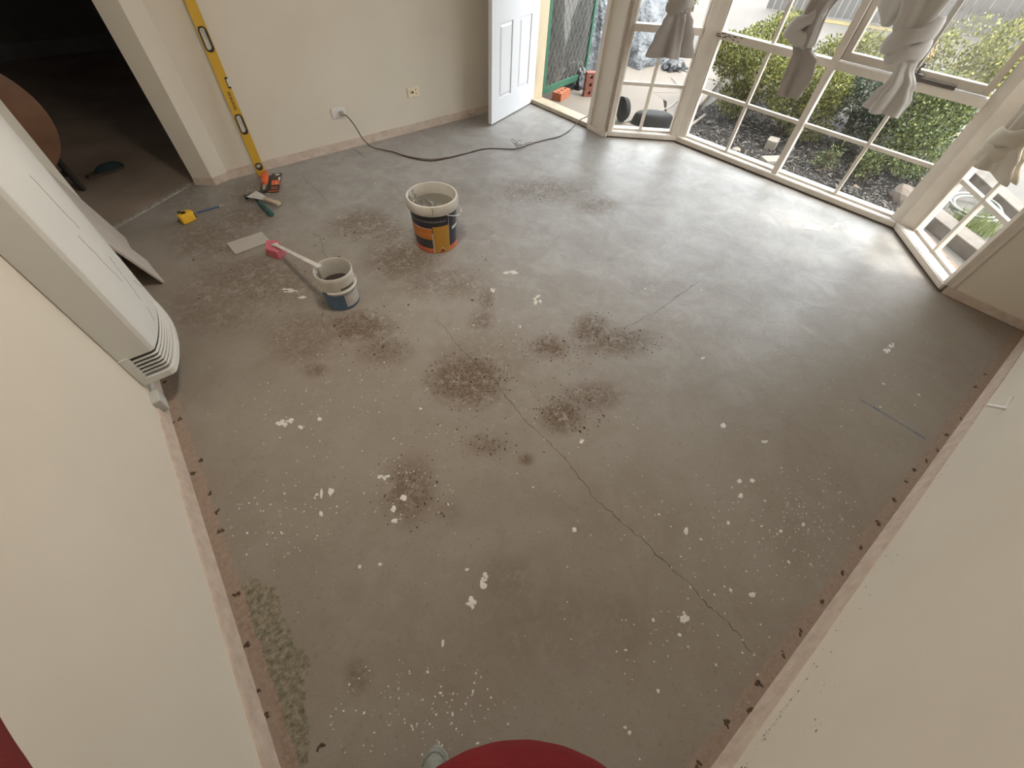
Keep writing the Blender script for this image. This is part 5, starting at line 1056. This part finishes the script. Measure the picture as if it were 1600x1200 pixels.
# arms: shoulder, elbow, wrist, then hands round the phone
arm = {1: ((-.01, .175, 1.405), (.152, .362, 1.352), (.150, .098, 1.570)), -1: ((-.01, -.175, 1.405), (.120, -.290, 1.335), (.150, -.098, 1.570))}
for s, (a, e, w_) in arm.items():
    cone_pts(body, a, e, .062, .050); cone_pts(body, e, w_, .050, .032)
CAMX = .2136
PH = cm.copy()     # phone frame: camera's own attitude, glass side behind the lens
PTi = PT.inverted()
def cl_(x, y, z): return PTi @ (PH @ Vector((x, y, z)))      # phone-local (right, up, back) to person-local
for s in (1, -1):
    w_ = Vector(arm[s][2]); sx = -s      # left hand (+1) is at phone-local -x
    palm0 = cl_(sx * .098, -.030, .030); 
    body.ball(palm0, .030, 8); cone_pts(body, w_, palm0, .031, .027)
    palm1 = cl_(sx * .092, .012, .030); cone_pts(body, palm0, palm1, .024, .020)
    for k, (dy, L_) in enumerate(((.030, .9), (.010, 1.0), (-.010, .96), (-.028, .8))):      # four fingers along the back edge, bent
        b0 = cl_(sx * .100, dy, .028); b1 = cl_(sx * (.094), dy + .002, .006); b2 = cl_(sx * (.094 - .016 * L_), dy + .002, -.0045 + .0)
        b1 = cl_(sx * .0955, dy + .002, .008); b2 = cl_(sx * (.0955 - .001), dy + .002, .0045)
        b3 = cl_(sx * (.0955 - .022 * L_), dy + .002, .0225)
        cone_pts(body, palm1, b0, .011, .0095, 10, 4); cone_pts(body, b0, b1, .0095, .0085, 10, 4); cone_pts(body, b1, b3, .0085, .0072, 10, 4)
    t0 = cl_(sx * .095, -.030, .036); t1 = cl_(sx * .078, -.022, .040); t2 = cl_(sx * .050, -.012, .036)
    cone_pts(body, palm0, t0, .015, .012, 10, 4); cone_pts(body, t0, t1, .012, .0105, 10, 4); cone_pts(body, t1, t2, .0105, .009, 10, 4)
me = bpy.data.meshes.new('body'); me.from_pydata(body.v, [], body.f); bo = bpy.data.objects.new('body', me); COL.objects.link(bo)
bm = bmesh.new(); bm.from_mesh(me); bmesh.ops.remove_doubles(bm, verts=bm.verts, dist=1e-5); bmesh.ops.recalc_face_normals(bm, faces=bm.faces); bm.to_mesh(me); bm.free()
rm = bo.modifiers.new('remesh', 'REMESH'); rm.mode = 'VOXEL'; rm.voxel_size = .006
sm_ = bo.modifiers.new('smooth', 'SMOOTH'); sm_.factor = .5; sm_.iterations = 4
dg = bpy.context.evaluated_depsgraph_get(); me2 = bpy.data.meshes.new_from_object(bo.evaluated_get(dg)); bo.modifiers.clear(); bo.data = me2; bo.parent = person
skin = M('skin', (.50, .30, .21), .5, .06, 20); red = M('red_jumper', (.17, .006, .010), .85, .10, 14, .5, 420, spec=.3, dist=.002); trs = M('dark_trousers', (.035, .038, .048), .85, .1, 10, .3, 300)
for m_ in (skin, red, trs): me2.materials.append(m_) if m_.name not in [x.name for x in me2.materials if x] else None
wl_ = [Vector(arm[s][2]) for s in (1, -1)]; el_ = [Vector(arm[s][1]) for s in (1, -1)]
mi = []
for p in me2.polygons:
    c = p.center; k = 1
    if c.z < .905: k = 2
    for w_, e in zip(wl_, el_):
        if (c - w_).dot((w_ - e).normalized()) > -.012 and (c - w_).length < .16 and c.x > .05: k = 0
    if c.z > 1.495 and c.x < .135 and abs(c.y) < .092 and not (c.z < 1.56 and c.x > .10): k = 0
    mi.append(k)
me2.polygons.foreach_set('material_index', mi); me2.polygons.foreach_set('use_smooth', [True] * len(me2.polygons))
mb = MB(); mb.ball((-.006, 0, 1.675), 1, 16, 0, (.102, .084, .104)); hr = mb.build('hair', M('dark_hair', (.035, .022, .015), .7, .2, 40, .6, 200), person, smooth=True)
bm = bmesh.new(); bm.from_mesh(hr.data); bmesh.ops.delete(bm, geom=[v for v in bm.verts if (v.co.x > .045 and v.co.z < 1.735) or v.co.z < 1.61 or (v.co.z < 1.655 and v.co.x > -.02)], context='VERTS'); bm.to_mesh(hr.data); bm.free()
for s in (1, -1):
    mb = MB(); mb.ball((.094, s * .031, 1.660), .0115, 8); ey = mb.build('eye', M('eye_white', (.75, .73, .70), .2), person, smooth=True)
    mb = MB(); mb.ball((.1035, s * .030, 1.659), .0045, 6); mb.build('iris', M('dark_iris', (.03, .02, .015), .2), ey, smooth=True)
# shoes
shm = M('grey_mesh_shoe', (.30, .32, .29), .75, .2, 60, .6, 260); som = M('pale_shoe_sole', (.55, .53, .48), .6, .1, 20)
for s in (1, -1):
    sh_ = empty('shoe', ((-.042, .178, 0) if s > 0 else (-.10, -.11, 0)), s * .10); sh_.parent = person
    out = [(-.13, -.030), (-.06, -.034), (.03, -.042), (.075, -.044), (.115, -.034), (.137, -.012), (.139, .008), (.122, .030), (.08, .042), (.0, .038), (-.08, .032), (-.13, .024), (-.142, 0)]
    mb = MB(); mb.prism(out, .0, .024); mb.build('sole', som, sh_, bevel=.004)
    mb = MB(); rows = []
    for i, (k, z) in enumerate(((1.0, .022), (1.0, .035), (.93, .050), (.80, .062), (.55, .074))):
        rows += [(x * (k if x > 0 else 1) - (0 if x > 0 else 0), y * k, z + max(0, (.02 - x)) * .45 * (i / 4)) for x, y in out]
    n_ = len(out); mb.add(rows, [(i * n_ + k, i * n_ + (k + 1) % n_, (i + 1) * n_ + (k + 1) % n_, (i + 1) * n_ + k) for i in range(4) for k in range(n_)] + [tuple(4 * n_ + k for k in range(n_))])
    mb.build('upper', shm, sh_, smooth=True)
    for j in range(3):
        mb = MB(); r = .038 - j * .009; mb.tube([(.088 - j * .010 + r * math.cos(a), r * .92 * math.sin(a), .052 + .008 * j) for a in np.linspace(-1.35, 1.35, 10)], .0028, 6); mb.build('toe_seam', som if j == 1 else M('seam_green_grey', (.20, .23, .20), .8), sh_, smooth=True)
phn = empty('phone', T=cm); tag(phn, 'slim dark phone held level in both hands of the person', 'phone')
mb = MB(); mb.box(-.086, .070, -.052, .026, .010, .018); mb.build('phone_body', M('phone_black', (.02, .02, .022), .3), phn, bevel=.003)
mb = MB(); mb.box(-.082, .066, -.049, .023, .0181, .0184); mb.build('screen', M('phone_screen', (.01, .01, .012), .1), phn)
